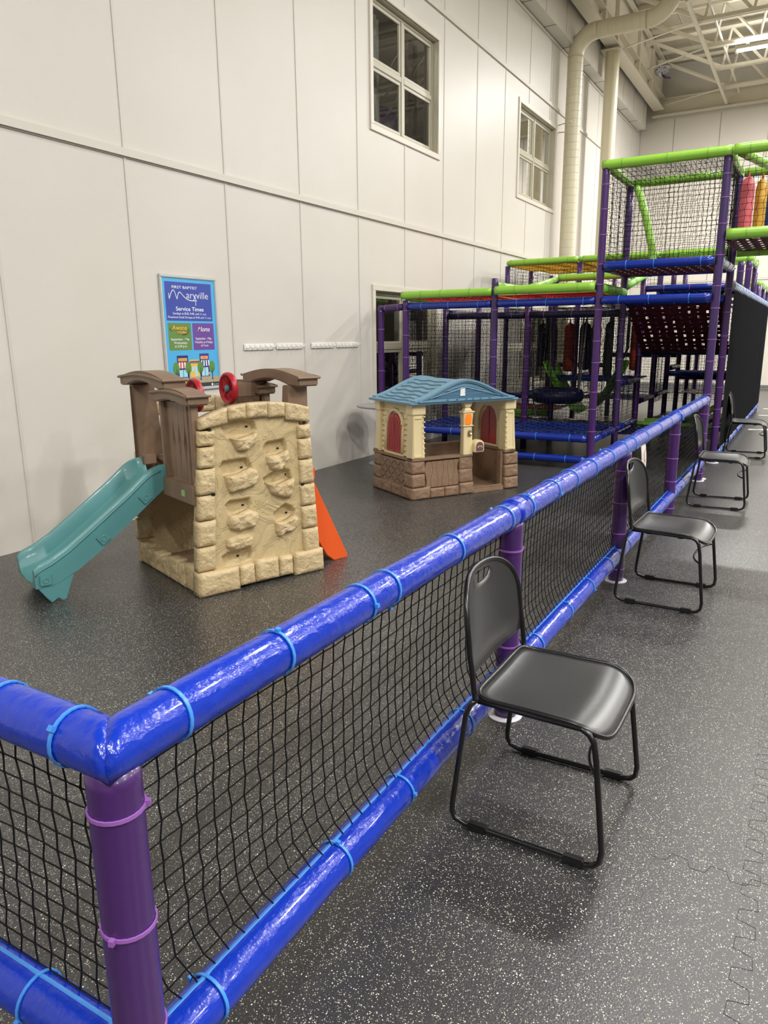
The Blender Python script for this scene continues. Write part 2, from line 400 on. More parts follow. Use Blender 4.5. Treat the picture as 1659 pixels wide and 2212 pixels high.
for k in range(6): inst('seam_ring',sr,du,(.50+.15*k,0,7.42),rot=(0,PI/2,0))
# roof trusses
tb=[]
def make_truss():
    t=thing('roof_truss','t','truss',(0,0,0),0,'white open web roof trusses')
    MB().box(-4.45,9,-.045,.045,8.62,8.68).build('top_chord',M_steel,t)
    MB().box(-2.85,9,-.06,-.012,7.77,7.84).box(-2.85,9,.012,.06,7.77,7.84).build('bottom_chord',M_steel,t)
    w=MB().tube([(0,0,7.8),(.15,0,8.64)],.030,6).mesh('web',M_steel); w2=MB().tube([(.15,0,8.64),(.9,0,7.8)],.034,6).mesh('web',M_steel)
    for k in range(13):
        inst('web',w,t,(-2.7+.9*k,0,0)); inst('web',w2,t,(-2.7+.9*k,0,0))
    MB().tube([(-4.4,0,8.66),(-2.7,0,7.82)],.045,6).build('end_diagonal',M_steel,t)
    MB().box(-4.50,-4.38,-.07,.07,8.60,8.70).build('seat',M_steel,t)
    return t
t0=make_truss()
names={22.7:'cream roof truss nearest the far wall, without a lamp',21.1:'cream roof truss second from the far wall',19.5:'roof truss carrying the lit high bay lamp',17.9:'nearest roof truss in view at the top right edge'}
for i,y in enumerate((22.7,21.1,19.5,17.9)):
    t=t0 if i==0 else copy_tree(t0)
    t.location=(0,y,0); t['label']=names[y]; tb.append(t)
o=MB().tube([(-2.85,16.55,7.75),(-2.85,YF-.05,7.70)],.042,12).build('bridging_pipe',M_steel,smooth=True)
tag(o,'thick round cream pipe crossing under the truss ends','pipe')
o=MB().tube([(-2.55,13.5,7.90),(-2.55,YF-.3,7.90)],.028,10).build('bridging_rod',M_steel,smooth=True)
tag(o,'thinner cream rod crossing above the truss bottom chords','pipe')
for (a,b,l) in (((-4.50,18.7,7.83),(-2.88,17.9,7.80),'flat cream brace bar nearest the round duct'),((-4.52,21.4,8.15),(-2.88,19.5,7.80),'long flat cream brace bar in the middle of the three'),((-4.50,23.72,7.86),(-2.88,22.7,7.79),'flat cream brace bar closest to the far wall')):
    d=(Vector(b)-Vector(a)); n=Vector((0,0,1)); q=d.cross(n).normalized()*.03
    p=[Vector(a)-q-n*.006,Vector(b)-q-n*.006,Vector(b)+q-n*.006,Vector(a)+q-n*.006,Vector(a)-q+n*.006,Vector(b)-q+n*.006,Vector(b)+q+n*.006,Vector(a)+q+n*.006]
    o=MB().hexa(p).build('brace_bar',M_steel)
    tag(o,l,'brace',group=None)
# foil balloon stuck under the roof
o=thing('foil_balloon','crumpled silver foil balloon with purple ribbon caught under the roof','balloon',(-4.30,22.3,8.35))
mb=MB(); mb.grid(lambda u,v:(lambda a,b,r:(r*math.cos(a)*math.cos(b),r*math.sin(a)*math.cos(b)*1.2,r*math.sin(b)*.5+.2*math.cos(a)*r))(u*2*PI,(v-.5)*PI,.2*(1+.3*noise.noise(Vector((u*9,v*9,3))))),18,12); mb.build('balloon',M_foil,o)
MB().tube([(.0,0,-.12),(.08,-.05,-.2),(.2,.02,-.22)],.03,6).build('ribbon',M_purp,o)

# high bay lamps
def make_lamp():
    t=thing('high_bay_lamp','l','lamp')
    MB().box(-.62,.62,-.11,.11,0,.07).build('housing',M_steel,t,bevel=.01)
    MB().box(-.60,.60,-.095,.095,-.012,.0).build('lens',M_lens,t)
    MB().box(-.66,-.62,-.12,.12,-.03,.08).build('end_plate',M_steel,t); MB().box(.62,.66,-.12,.12,-.03,.08).build('end_plate',M_steel,t)
    MB().tube([(-.4,0,.07),(-.4,0,.25)],.006,5).tube([(.4,0,.07),(.4,0,.25)],.006,5).build('hanger',M_steel,t)
    return t
def light_up(t,watts):
    for nm,k,z,rx in (('down_light',.80,-.02,0),('up_light',.20,.09,PI)):
        ld=bpy.data.lights.new(nm,'AREA'); ld.shape='RECTANGLE'; ld.size=1.2; ld.size_y=.2; ld.energy=watts*k; ld.color=LAMP_COL
        lo=bpy.data.objects.new(nm,ld); COL.objects.link(lo); lo.parent=t; lo.location=(0,0,z); lo.rotation_euler=(rx,0,0)
l0=make_lamp()
LT=[l0]+[copy_tree(l0) for _ in LIGHTS[1:]]
for i,(x,y,wt) in enumerate(LIGHTS):
    t=LT[i]; light_up(t,wt)

    t.location=(x,y,7.62 if y>17 else 7.7)
    if i==0: t['label']='lit linear high bay lamp hanging below the roof truss'
    else: t['label']='linear high bay lamp above the gym, outside the picture'; t['group']='high bay lamps outside the picture'
# windows
def make_window(n,w,up):
    y0,y1,z0,z1=w
    t=thing('window_%d'%n,None,None,(XW,y0,z0)); t['kind']='structure'
    Wd,H=y1-y0,z1-z0
    mb=MB(); c=.075
    mb.box(-.008,.022,-c,Wd+c,H,H+c); mb.box(-.008,.022,-c,Wd+c,-c,0); mb.box(-.008,.022,-c,0,0,H); mb.box(-.008,.022,Wd,Wd+c,0,H)
    mb.build('casing',M_case,t,bevel=.004)
    mb=MB(); d=-.17
    mb.box(d,-.008,-.001,.012,0,H); mb.box(d,-.008,Wd-.012,Wd+.001,0,H); mb.box(d,-.008,0,Wd,-.001,.012); mb.box(d,-.008,0,Wd,H-.012,H+.001)
    mb.build('reveal',M_frame,t)
    f=.05; mb=MB(); X0,X1=-.13,-.07
    mb.box(X0,X1,.012,f,.012,H-.012); mb.box(X0,X1,Wd-f,Wd-.012,.012,H-.012); mb.box(X0,X1,f,Wd-f,.012,f); mb.box(X0,X1,f,Wd-f,H-f,H-.012)
    mb.box(X0,X1,Wd/2-.035,Wd/2+.035,f,H-f); mb.box(X0,X1,f,Wd/2-.035,H/2-.035,H/2+.035); mb.box(X0,X1,Wd/2+.035,Wd-f,H/2-.035,H/2+.035)
    mb.build('frame',M_frame,t,bevel=.006)
    for (a,b) in ((f,Wd/2-.035),(Wd/2+.035,Wd-f)):
        for (cc,e) in ((f,H/2-.035),(H/2+.035,H-f)):
            mb=MB(); frame_rect(a+.002,b-.002,cc+.002,e-.002,.04,lambda p,q,r,s_: mb.box(-.112,-.082,p,q,r,s_))
            sh=mb.build('sash',M_frame,t,bevel=.004)
            MB().add([(-.098,a+.04,cc+.04),(-.098,b-.04,cc+.04),(-.098,b-.04,e-.04),(-.098,a+.04,e-.04)],[(0,1,2,3)]).build('pane',M_glass,sh)
    # dim room behind
    mb=MB(); mb.box(-1.6,-1.55,-.5,Wd+.5,-.5,H+.5); mb.box(-1.6,-.18,-.55,-.5,-.5,H+.5); mb.box(-1.6,-.18,Wd+.5,Wd+.55,-.5,H+.5); mb.box(-1.6,-.18,-.5,Wd+.5,-.55,-.5); mb.box(-1.6,-.18,-.5,Wd+.5,H+.5,H+.55)
    mb.build('room_behind',M_room,t)
    ld=bpy.data.lights.new('room_fill','POINT'); ld.shadow_soft_size=.12; ld.energy={1:14,2:3,3:6,4:4}[n]; ld.color=(1,.93,.82); lo=bpy.data.objects.new('room_fill',ld); COL.objects.link(lo); lo.parent=t; lo.location=(-.75,Wd*.35,H+.2)  # unseen point light added to brighten the room behind the glass
    for (a,b,m) in up:
        MB().grid(lambda u,v:(-.32+.03*math.sin(u*26*(b-a)),a+(b-a)*u,.02+(H-.04)*v),48,2).build('curtain',m,t,smooth='all')
    return t
w1=make_window(1,WIN[0],[(.05,.75,M_curt),(1.55,1.8,M_curtd)])
MB().box(-.5,-.47,.48,.58,.62,.98).build('lit_lamp_shade',M_lampr,w1)
mb=MB(); mb.grid(lambda u,v:(-.6+.25*math.cos(v*PI),1.25+.42*math.cos(u*2*PI)*math.sin(v*PI),.25+.34*math.sin(u*2*PI)*math.sin(v*PI)),20,8); mb.build('dark_chair_back',M_dpur,w1,smooth='all')
w2=make_window(2,WIN[1],[(.55,.8,M_curt),(1.2,1.75,M_curt),(.05,.3,M_curtd)])
w3=make_window(3,WIN[2],[(.1,.5,M_curt),(1.1,1.6,M_curt)])
w4=make_window(4,WIN[3],[(.9,1.2,M_curtd)])
# interlocking tile joint on the floor and painted court lines
def joint(pts,w=.0007):
    mb=MB()
    for a,b in zip(pts,pts[1:]):
        a=Vector((*a,0)); b=Vector((*b,0)); d=(b-a).normalized(); q=Vector((-d.y,d.x,0))*w
        mb.add([a-q+Vector((0,0,.0006)),b-q+Vector((0,0,.0006)),b+q+Vector((0,0,.0006)),a+q+Vector((0,0,.0006))],[(0,1,2,3)])
    return mb
random.seed(3)
def zig(a,b,along):
    pts=[];t=a;k=0
    while t<b:
        s=.022 if k%2 else -.022
        pts+= [(t+.006,s*1.15),(t+.05,s)] ; t+=.056;k+=1
    return pts
zy=[(s-.005+.012*math.sin(t),t) for t,s in zig(.5,8,'y')]
joint(zy).build('tile_joint',M_joint,fl)
zy=[(s+1.21,t) for t,s in zig(.5,8,'y')]; joint(zy).build('tile_joint',M_joint,fl)
for y in (-.2,2.13,4.46,6.8): joint([(t,y+s*.8) for t,s in zig(-.28,1.2,'x')]).build('tile_joint',M_joint,fl)
for y,w in ((22.05,.04),(17.85,.05),(16.35,.05),(13.85,.03)):
    MB().box(-.85,8,y-w,y+w,-.001,.0008).build('court_line',M_line,fl)
joint([(-.85,13.75),(1.2,15.2)],.03).build('court_line',M_line,fl)
# ------------------------------------------------------------------ NETS, PIPES
def net(P,nu,nv,r,hexk=.0,jit=.0,seed=1,n=3):
    """net of square cells; P(i,j)->xyz Vector for node i,j"""
    rnd=random.Random(seed); N={}
    for i in range(nu+1):
        for j in range(nv+1):
            ii=i+(hexk*(1 if (i+j)%2 else -1) if 0<i<nu else 0)+rnd.uniform(-jit,jit)
            jj=j+(rnd.uniform(-jit,jit) if 0<j<nv else 0)
            N[i,j]=Vector(P(ii,jj))
    mb=MB()
    def seg(a,b,rr):
        d=(b-a); 
        if d.length<1e-5: return
        d.normalize(); x=d.cross(Vector((.31,.52,.8))).normalized(); y=d.cross(x)
        vs=[]
        for q in (a,b): vs+=[q+x*(rr*math.cos(2*PI*k/n))+y*(rr*math.sin(2*PI*k/n)) for k in range(n)]
        mb.add(vs,[(k,(k+1)%n,n+(k+1)%n,n+k) for k in range(n)])
    for i in range(nu+1):
        for j in range(nv+1):
            if i<nu: seg(N[i,j],N[i+1,j],r*.9)
            if j<nv: seg(N[i,j],N[i,j+1],r)
    if n>3:
        for (i,j),p in N.items():
            k=r*1.9; mb.add([p+Vector(d)*k for d in ((1,0,0),(-1,0,0),(0,1,0),(0,-1,0),(0,0,1),(0,0,-1))],[(0,2,4),(2,1,4),(1,3,4),(3,0,4),(2,0,5),(1,2,5),(3,1,5),(0,3,5)])
    return mb
def foam_pipe(a,b,r,name,m,parent,pinch=(),mitre0=None,mitre1=None,n=24,step=.025,wob=.010,seed=0):
    a=Vector(a);b=Vector(b);d=(b-a);L=d.length;d.normalize()
    up=Vector((0,0,1)) if abs(d.z)<.9 else Vector((1,0,0)); x=d.cross(up).normalized(); y=x.cross(d)
    k=max(2,int(L/step)); vs=[]
    for i in range(k+1):
        t=L*i/k
        for q in range(n):
            an=2*PI*q/n; rr=r*(1+wob*1.4*noise.noise(Vector((t*3.3+seed,math.cos(an)*1.3,math.sin(an)*1.3)))+1.1*wob*noise.noise(Vector((t*26+seed,math.cos(an)*3,math.sin(an)*3))))
            for pz in pinch: rr-=.0022*math.exp(-((t-pz)/.012)**2)
            off=x*(rr*math.cos(an))+y*(rr*math.sin(an)); tt=t
            if mitre0 is not None and i<4: tt=t+max(0,(1-i/4))*(-off.dot(mitre0)/d.dot(mitre0))
            if mitre1 is not None and i>k-4: tt=t+max(0,(1-(k-i)/4))*(-off.dot(mitre1)/d.dot(mitre1))
            vs.append(a+d*tt+off)
    fs=[(i*n+q,i*n+(q+1)%n,(i+1)*n+(q+1)%n,(i+1)*n+q) for i in range(k) for q in range(n)]
    fs+=[tuple(range(n-1,-1,-1)),tuple(range(k*n,(k+1)*n))]
    return MB().add(vs,fs).build(name,m,parent,smooth='all')
TIES={}
def tie_mesh(r,m,w=.0075,t=.0022):
    key=(round(r,4),m.name)
    if key not in TIES:
        mb=MB(); n=24; vs=[]
        for rr,z in ((r-.001,-w/2),(r+t,-w/2),(r+t,w/2),(r-.001,w/2)): vs+=[(rr*math.cos(2*PI*k/n),rr*math.sin(2*PI*k/n),z) for k in range(n)]
        mb.add(vs,[(j*n+k,j*n+(k+1)%n,((j+1)%4)*n+(k+1)%n,((j+1)%4)*n+k) for j in range(4) for k in range(n)])
        mb.box(r-.001,r+.009,-.005,.005,-w/2-.002,w/2+.002)
        TIES[key]=mb.mesh('cable_tie',m,smooth=True)
    return TIES[key]
def put_tie(p,d,r,m,parent,spin=0,name='cable_tie'):
    q=Vector((0,0,1)).rotation_difference(Vector(d).normalized())
    from mathutils import Quaternion
    q=q@Quaternion((0,0,1),spin)
    return inst(name,tie_mesh(r,m),parent,p,quat=q)
# ------------------------------------------------------------------ FENCE
FX=-.98; FY=.745; ZT=.885; ZL=.195; FR=.052
fe=thing('padded_fence','blue padded rail fence with black net and purple posts','fence',(FX,FY,0))
def FL(x,y,z): return (x-FX,y-FY,z)
mt=Vector((1,1,0)).normalized()   # mitre plane normal bisects the two rails
mn=Vector((1,-1,0)).normalized()
toptie=[.885,1.20,1.556,1.692,2.129,2.60,2.84,3.2,3.5,3.86,4.25,4.60,4.86,5.25,5.76,6.22,6.60,6.82,7.25,7.65,8.05,8.45]
lowtie=[.923,1.415,1.773,2.242,2.60,3.05,3.52,3.95,4.4,4.62,4.9,5.35,5.8,6.3,6.85,7.3,7.8,8.3]
for nm,z,ties in (('top_rail',ZT,toptie),('lower_rail',ZL,lowtie)):
    o=foam_pipe(FL(FX,FY,z),FL(FX,8.62,z),FR,nm,M_blue,fe,[t-FY for t in ties],mitre0=mt)
    for i,t in enumerate(ties): put_tie(FL(FX,t,z),(0,1,.04*((i%3)-1)),FR+.0015,M_tieb,o,spin=i*1.3+3.6)
    lt=[1.07,1.27,1.62,2.0] if z>.5 else [1.07,1.30,1.7,2.1]
    o=foam_pipe(FL(-2.45,FY,z),FL(FX,FY,z),FR,nm,M_blue,fe,[2.45-t for t in lt],mitre1=mt,seed=5)
    for i,t in enumerate(lt): put_tie(FL(-t,FY,z),(1,.05*((i%2)-.5),0),FR+.0015,M_tieb,o,spin=i+4)
# joint bulges on the top rail at two posts
for y in (2.74,6.72):
    foam_pipe(FL(FX,y-.05,ZT+.002),FL(FX,y+.05,ZT+.002),FR+.006,'rail_sleeve',M_blue,fe,wob=.03,seed=y)
# seam strips where the net is tucked into the lower rails
MB().tube([FL(FX-.008,FY+.06,ZL+.0485),FL(FX-.008,8.62,ZL+.0485)],.006,5).build('foam_seam',M_bluefoam,fe)
MB().tube([FL(-2.4,FY+.008,ZL+.0485),FL(FX-.05,FY+.008,ZL+.0485)],.006,5).build('foam_seam',M_bluefoam,fe)
for i,y in enumerate((FY,2.71,4.73,6.70,8.60)):
    o=foam_pipe(FL(FX,y,.012),FL(FX,y,ZT-.03),.0475,'post',M_purp,fe,n=20,step=.03,wob=.012,seed=y)
    for k,z in enumerate((.09,.33,.53,.74) if i!=0 else (.10,.30,.535,.775)): put_tie(FL(FX,y,z),(.02,.02*(-1)**k,1),.049,M_tiep,o,spin=k*2+1,)
    MB().lathe([(.07,0),(.072,.006),(.06,.010),(.05,.011)],24,FL(FX,y,.0)).build('floor_flange',M_flange,o,smooth=True)
o=foam_pipe(FL(-2.4,FY,.012),FL(-2.4,FY,ZT-.03),.0475,'post',M_purp,fe,n=20,step=.05)
c=.05
nv=13
def PF(i,j):
    v=j/nv; z=ZL+.045+(ZT-.05-ZL-.045)*v
    y=FY+.03+i*c
    b=max(0,1-v*4.5); x=FX-.030-.012*math.sin(v*PI)+.026*b**1.5; y+=.035*b**2
    return FL(x+.004*math.sin(y*5),y+.0*v,z-.008*math.sin(y*2.1)*math.sin(v*PI))
net(PF,int((8.60-FY-.06)/c),nv,.0020,.05,.05,4,n=5).build('net',M_cord,fe,kind='stuff')
def PL(i,j):
    v=j/nv; z=ZL+.045+(ZT-.05-ZL-.045)*v
    x=FX-.05-i*c+.05*(v-.5)*.6
    return FL(x,FY+.03+.01*math.sin(v*PI),z)
net(PL,int(1.38/c),nv,.0021,.07,.05,9,n=5).build('net',M_cord,fe,kind='stuff')
# flyer packet stuck in the net
fl_=thing('paper_packet','narrow white paper packet stuck in the fence net behind the second chair','packet',(-.945,5.2,.56))
MB().grid(lambda u,v:(.006*math.sin(u*3)+.01*v*math.sin(v*4),-.085+.17*u*(1-.12*v),.29*v-.0),10,12).build('sheet',mat('white_paper',rgb(228,222,214),.5),fl_,smooth='all')
MB().box(.006,.0075,-.03,.0,.09,.10).box(.006,.0075,-.03,.0,.11,.118).build('print',flat('maroon',120,60,70),fl_)
MB().prism([(-.0+.016*math.cos(a*PI/6),.065+.024*math.sin(a*PI/6)) for a in range(12)],'x',.006,.0078).build('print',flat('olive',80,96,70),fl_)
MB().box(.004,.0062,.0,.055,.012,.035).build('print',flat('sepia',150,128,96),fl_)
MB().tube([(.008+.001*k,-.05+.035*math.sin(k*.55),.13+.012*k) for k in range(12)],.0022,4).build('print',flat('red_ribbon',196,80,70),fl_)

# ------------------------------------------------------------------ CHAIRS
def chair():
    """local: +x is where the sitter looks, y across, origin under the seat middle; back at x=-.2"""
    t=thing('stacking_chair','c','chair')
    w=.245
    for s in (-1,1):
        y=s*w
        p=[(-.195,y*.93,.452),(-.215,y*.97,.43),(-.225,y,.395),(-.262,y*1.04,.075),(-.262,y*1.05,.045),(-.25,y*1.055,.022),(-.215,y*1.055,.012)]
        q=[(.185,y*1.055,.012),(.205,y*1.05,.018),(.222,y*1.045,.035),(.226,y*1.04,.07),(.19,y*.985,.36),(.18,y*.97,.41),(.165,y*.96,.432),(.14,y*.94,.442)]
        MB().tube(p+q+[(-.19,y*.93,.447)],.0095,10).build('side_frame',M_black,t,smooth='all')
        for x in (-.17,.145): MB().box(x-.032,x+.032,y*1.055-.014,y*1.055+.014,.001,.028).build('glide',M_plas,t,bevel=.004)
    # front linking brace, bowed
    MB().tube([(.200-.065*(1-abs(q/10)**3),w*.992*q/10,.300) for q in range(-10,11)],.006,8).build('front_brace',M_black,t,smooth='all')
    # seat shell
    def rim(k,N=64):
        a=2*PI*k/N; e=.20 if PI*.5<2*PI*k/N<PI*1.5 else .36
        cx,sy=math.cos(a),math.sin(a)
        x=math.copysign(abs(cx)**e,cx); y=math.copysign(abs(sy)**e,sy)
        return x,y
    def seatp(x,y):   # x,y in -1..1
        X=.005+.212*x; wy=.227+.010*(x>0)*x-.002*max(0,-x)
        Y=wy*y
        z=.452+.004-.016*(1-abs(y)**2)*(1-x*x*.6)
        if x>.45: z-=.052*((x-.45)/.55)**2
        if x<-.7: z+=.012*((-x-.7)/.3)**2
        return (X,Y,z)
    N=64;R=9;mb=MB();vs=[]
    for r in range(R):
        f=1-r/R
        for k in range(N):
            x,y=rim(k); vs.append(seatp(x*f,y*f))
    vs.append(seatp(0,0)); fs=[(r*N+k,r*N+(k+1)%N,(r+1)*N+(k+1)%N,(r+1)*N+k) for r in range(R-1) for k in range(N)]+[((R-1)*N+k,(R-1)*N+(k+1)%N,len(vs)-1) for k in range(N)]
    n=len(vs); vs2=vs+[(a,b,c-.006) for a,b,c in vs]; fs2=fs+[tuple(n+i for i in reversed(f)) for f in fs]+[(k,n+k,n+(k+1)%N,(k+1)%N) for k in range(N)]
    st=mb.add(vs2,fs2).build('seat',M_seat,t,smooth='all')
    MB().tube([(lambda p:(p[0],p[1],p[2]-.002))(seatp(*rim(k))) for k in range(N)],.0085,8,closed=True).build('seat_rim',M_black,st,smooth='all')
    MB().box(-.12,-.09,-.21,.21,.428,.438).box(.06,.09,-.21,.21,.424,.434).build('seat_bar',M_black,t)
    # back
    def bp(s,z): # s -1..1 across, z absolute
        x=-.200-.045*((z-.45)/.4)-.046*(1-s*s)*min(1,max(0,(z-.5)/.08))
        return Vector((x,.232*s,z))
    def outline(N=72):
        pts=[]
        for k in range(N):
            a=2*PI*k/N; c_,s_=math.cos(a),math.sin(a)
            if s_>=0: u=math.copysign(abs(c_)**.72,c_); z=.645+.180*abs(s_)**.82
            else: e=.2; u=math.copysign(abs(c_)**e,c_); z=.65-.125*abs(s_)**e
            pts.append((u,z))
        return pts
    out=outline(); N=len(out)
    slot=[]
    for k in range(N):
        a=2*PI*k/N; c_,s_=math.cos(a),math.sin(a)
        slot.append((.30*c_, (.797)+ (.010*s_ if s_>0 else .034*s_)))
    R=9; vs=[]
    for r in range(R+1):
        f=(r/R)
        for k in range(N):
            u=out[k][0]*(1-f)+slot[k][0]*f; z=out[k][1]*(1-f)+slot[k][1]*f; vs.append(bp(u,z))
    fs=[(r*N+k,r*N+(k+1)%N,(r+1)*N+(k+1)%N,(r+1)*N+k) for r in range(R) for k in range(N)]
    n=len(vs); vs2=vs+[v+Vector((-.006,0,0)) for v in vs]
    fs2=fs+[tuple(n+i for i in reversed(f)) for f in fs]+[(k,(k+1)%N,n+(k+1)%N,n+k) for k in range(N)]+[(R*N+k,n+R*N+k,n+R*N+(k+1)%N,R*N+(k+1)%N) for k in range(N)]
    MB().add(vs2,fs2).build('backrest',M_seat,t,smooth='all')
    top=[bp(u,z)+Vector((-.003,0,0)) for u,z in out[0:N//2+1]]
    left=[Vector((-.19,.228,.449)),Vector((-.2,.231,.452)),Vector((-.203,.232,.475)),Vector((-.212,.233,.55)),Vector((-.221,.2325,.60))]
    pth=left+top[0:]+[Vector((v.x,-v.y,v.z)) for v in reversed(left)]
    MB().tube(pth,.0095,10).build('back_frame',M_black,t,smooth='all')
    return t
ch=chair()
CH=[(-.618,2.213,0,'nearest and largest black stacking chair, by the second fence post'),
    (-.628,4.60,-2,'second black stacking chair along the fence, in front of the paper packet'),
    (-.642,7.51,1,'third black stacking chair, near the tall front posts of the play structure'),
    (-.655,10.76,1,'farthest black stacking chair, against the black mesh curtain')]
for i,(x,y,r,l) in enumerate(CH):
    t=ch if i==0 else copy_tree(ch)
    t.location=(x,y,0); t.rotation_euler=(0,0,math.radians(r)); t['label']=l; t['group']='black chairs along the fence'

# ------------------------------------------------------------------ CLIMBER
cl=thing('toy_climber','tan and brown plastic climber with stone look, teal slide and steering wheels','toy climber',(-3.157,3.201,0),math.radians(68.67))
def Pf(y0): return lambda u,v,w:(u,y0-w,v)
Hm=lambda z:(z-.15)
le=lambda z:-.035+.075*max(0,z-.15)/.95 ; re=lambda z:.868-.055*max(0,z-.15)/.95
li=lambda z:.092+.045*(z-.155)/.85 ; ri=lambda z:.735-.02*(z-.155)/.85
def arch(x): return 1.182-.30*(x-.46)**2*1.0-.35*abs(x-.46)**3
cw=MB()
holes=[[(.19,1.04),(.25,1.085),(.34,1.09),(.41,1.06),(.425,1.01),(.39,.975),(.30,.965),(.225,.985)],
 [(.475,.885),(.50,.92),(.56,.925),(.625,.93),(.64,.885),(.64,.85),(.58,.83),(.50,.825)],
 [(.165,.80),(.19,.83),(.27,.835),(.35,.835),(.375,.79),(.38,.765),(.28,.735),(.19,.735)],
 [(.465,.69),(.52,.715),(.59,.745),(.66,.72),(.675,.655),(.625,.65),(.56,.63),(.48,.655)],
 [(.19,.555),(.215,.575),(.30,.575),(.355,.575),(.365,.53),(.345,.50),(.25,.48),(.205,.50)],
 [(.53,.445),(.565,.47),(.62,.50),(.665,.475),(.69,.44),(.67,.40),(.59,.385),(.545,.395)],
 [(.145,.225),(.185,.245),(.28,.25),(.34,.26),(.345,.215),(.34,.18),(.25,.165),(.165,.165)]]
# panel heightfield with pockets
def inside_d(p,poly):
    ins=False; dm=9; n=len(poly)
    for i in range(n):
        a=poly[i];b=poly[(i+1)%n]
        if (a[1]>p[1])!=(b[1]>p[1]) and p[0]<(b[0]-a[0])*(p[1]-a[1])/(b[1]-a[1])+a[0]: ins=not ins
        dx,dy=b[0]-a[0],b[1]-a[1]; t=max(0,min(1,((p[0]-a[0])*dx+(p[1]-a[1])*dy)/(dx*dx+dy*dy)))
        dm=min(dm,math.hypot(p[0]-a[0]-t*dx,p[1]-a[1]-t*dy))
    return dm if ins else -dm
NXg,NZg=104,150
def hp(u,v):
    z=.13+(1.135-.13)*v; x0=li(z)-.03; x1=ri(z)+.03; x=x0+(x1-x0)*u; y=.012
    for h in holes:
        if abs(x-h[0][0])<.3 and abs(z-h[0][1])<.16:
            d=inside_d((x,z),h)
            if d>-.008: y+=.042*min(1,max(0,(d+.008)/.016))**1.2; break
    return (x,y,z)
wall=thing('climbing_wall',None,None); 
wall.parent=cl
cp=MB().grid(hp,NXg,NZg).build('climbing_panel',M_swirl,wall,smooth='all')
# back skin and rim of the front wall
pl=[(le(z)+.012,z) for z in (.02,.15,.4,.7,1.0,1.10)]+[(x,arch(x)-.012) for x in (.08,.2,.33,.46,.6,.72,.79)]+[(re(z)-.012,z) for z in (1.08,.8,.5,.15,.02)]
MB().prism(list(reversed(pl)),'y',.056,.085).build('wall_backing',M_tan,wall)
seed=1
def stone(poly,y0=0,b=.014,th=.06,nm='stone',P=None,par=None,m=None,na=.006):
    global seed; seed+=1; na*=1.7
    return pillow(P or Pf(y0),poly,b,th,4,seed,na).build(nm,m or M_tan,par or wall,smooth='all')
zs=[.158,.317,.481,.640,.804,.938,1.036]
for i in range(6):
    a,b=zs[i]+.004,zs[i+1]-.004; w=(0,.012,-.006,.008,0,.01)[i]
    stone([(le(a)-w*.5,a),(li(a)-.006,a),(li(b)-.006+w*.4,b),(le(b)-w*.5,b)],-.004)
zs=[.142,.31,.469,.619,.786,.927,1.02]
for i in range(6):
    a,b=zs[i]+.004,zs[i+1]-.004
    stone([(ri(a)+.008,a),(re(a),a),(re(b),b),(ri(b)+.008,b)],-.004)
xs_=[-.045,.24,.355,.535,.645,.885]; hz=[.155,.150,.162,.150,.158]
for i in range(5):
    a,b=xs_[i]+.003,xs_[i+1]-.003; stone([(a,.004 if i in(0,4) else .02),(b,.004 if i in (0,4) else .02),(b-.006,hz[i]),(a+.006,hz[i])],-.03 if i in (0,4) else -.02,.014,.1)
xt=[.035,.225,.352,.506,.632,.815]; lowz=[1.043,1.075,1.095,1.085,1.025]
for i in range(5):
    a,b=xt[i]+.003,xt[i+1]-.003
    zb0,zb1={0:(1.040,1.07),1:(1.085,1.09),2:(1.088,1.09),3:(1.082,1.082),4:(1.06,1.03)}[i]
    stone([(a,zb0),(b,zb1),(b,arch(b)),((a+b)/2,arch((a+b)/2)),(a,arch(a))],-.010,.014,.07)
# protruding grips below the pockets
grips=[[(.235,.975),(.30,.965),(.39,.985),(.425,1.0),(.42,.93),(.385,.91),(.35,.885),(.28,.89),(.26,.93)],
 [(.485,.835),(.58,.84),(.65,.865),(.66,.82),(.62,.76),(.57,.73),(.52,.745),(.49,.79)],
 [(.19,.74),(.28,.745),(.37,.775),(.415,.755),(.43,.71),(.40,.66),(.30,.64),(.215,.63),(.195,.68)],
 [(.47,.665),(.55,.635),(.62,.655),(.685,.67),(.69,.60),(.655,.54),(.60,.545),(.51,.585)],
 [(.20,.49),(.26,.485),(.34,.51),(.40,.48),(.42,.44),(.385,.39),(.27,.375),(.20,.40),(.185,.44)],
 [(.53,.39),(.59,.385),(.67,.415),(.71,.40),(.70,.34),(.655,.31),(.61,.315),(.55,.29),(.53,.33)],
 [(.175,.335),(.25,.355),(.33,.35),(.365,.32),(.35,.27),(.27,.255),(.20,.262),(.17,.29)]]
for g in grips: stone(g,.006,.034,.02,'climbing_grip',na=.009)
for (x,z) in ((.38,1.03),(.60,.87),(.33,.775),(.655,.69),(.325,.53),(.645,.43),(.27,.20)):
    MB().box(x-.011,x+.011,.052,.0565,z-.008,z+.008).build('drain_hole',M_dark,wall,bevel=.003)
for (x,z) in ((.10,1.036),(.775,1.03),(.10,.64),(.745,.62)):
    MB().box(x-.012,x+.012,-.012,.0,z-.009,z+.009).build('bolt_hole',M_dark,wall,bevel=.003)
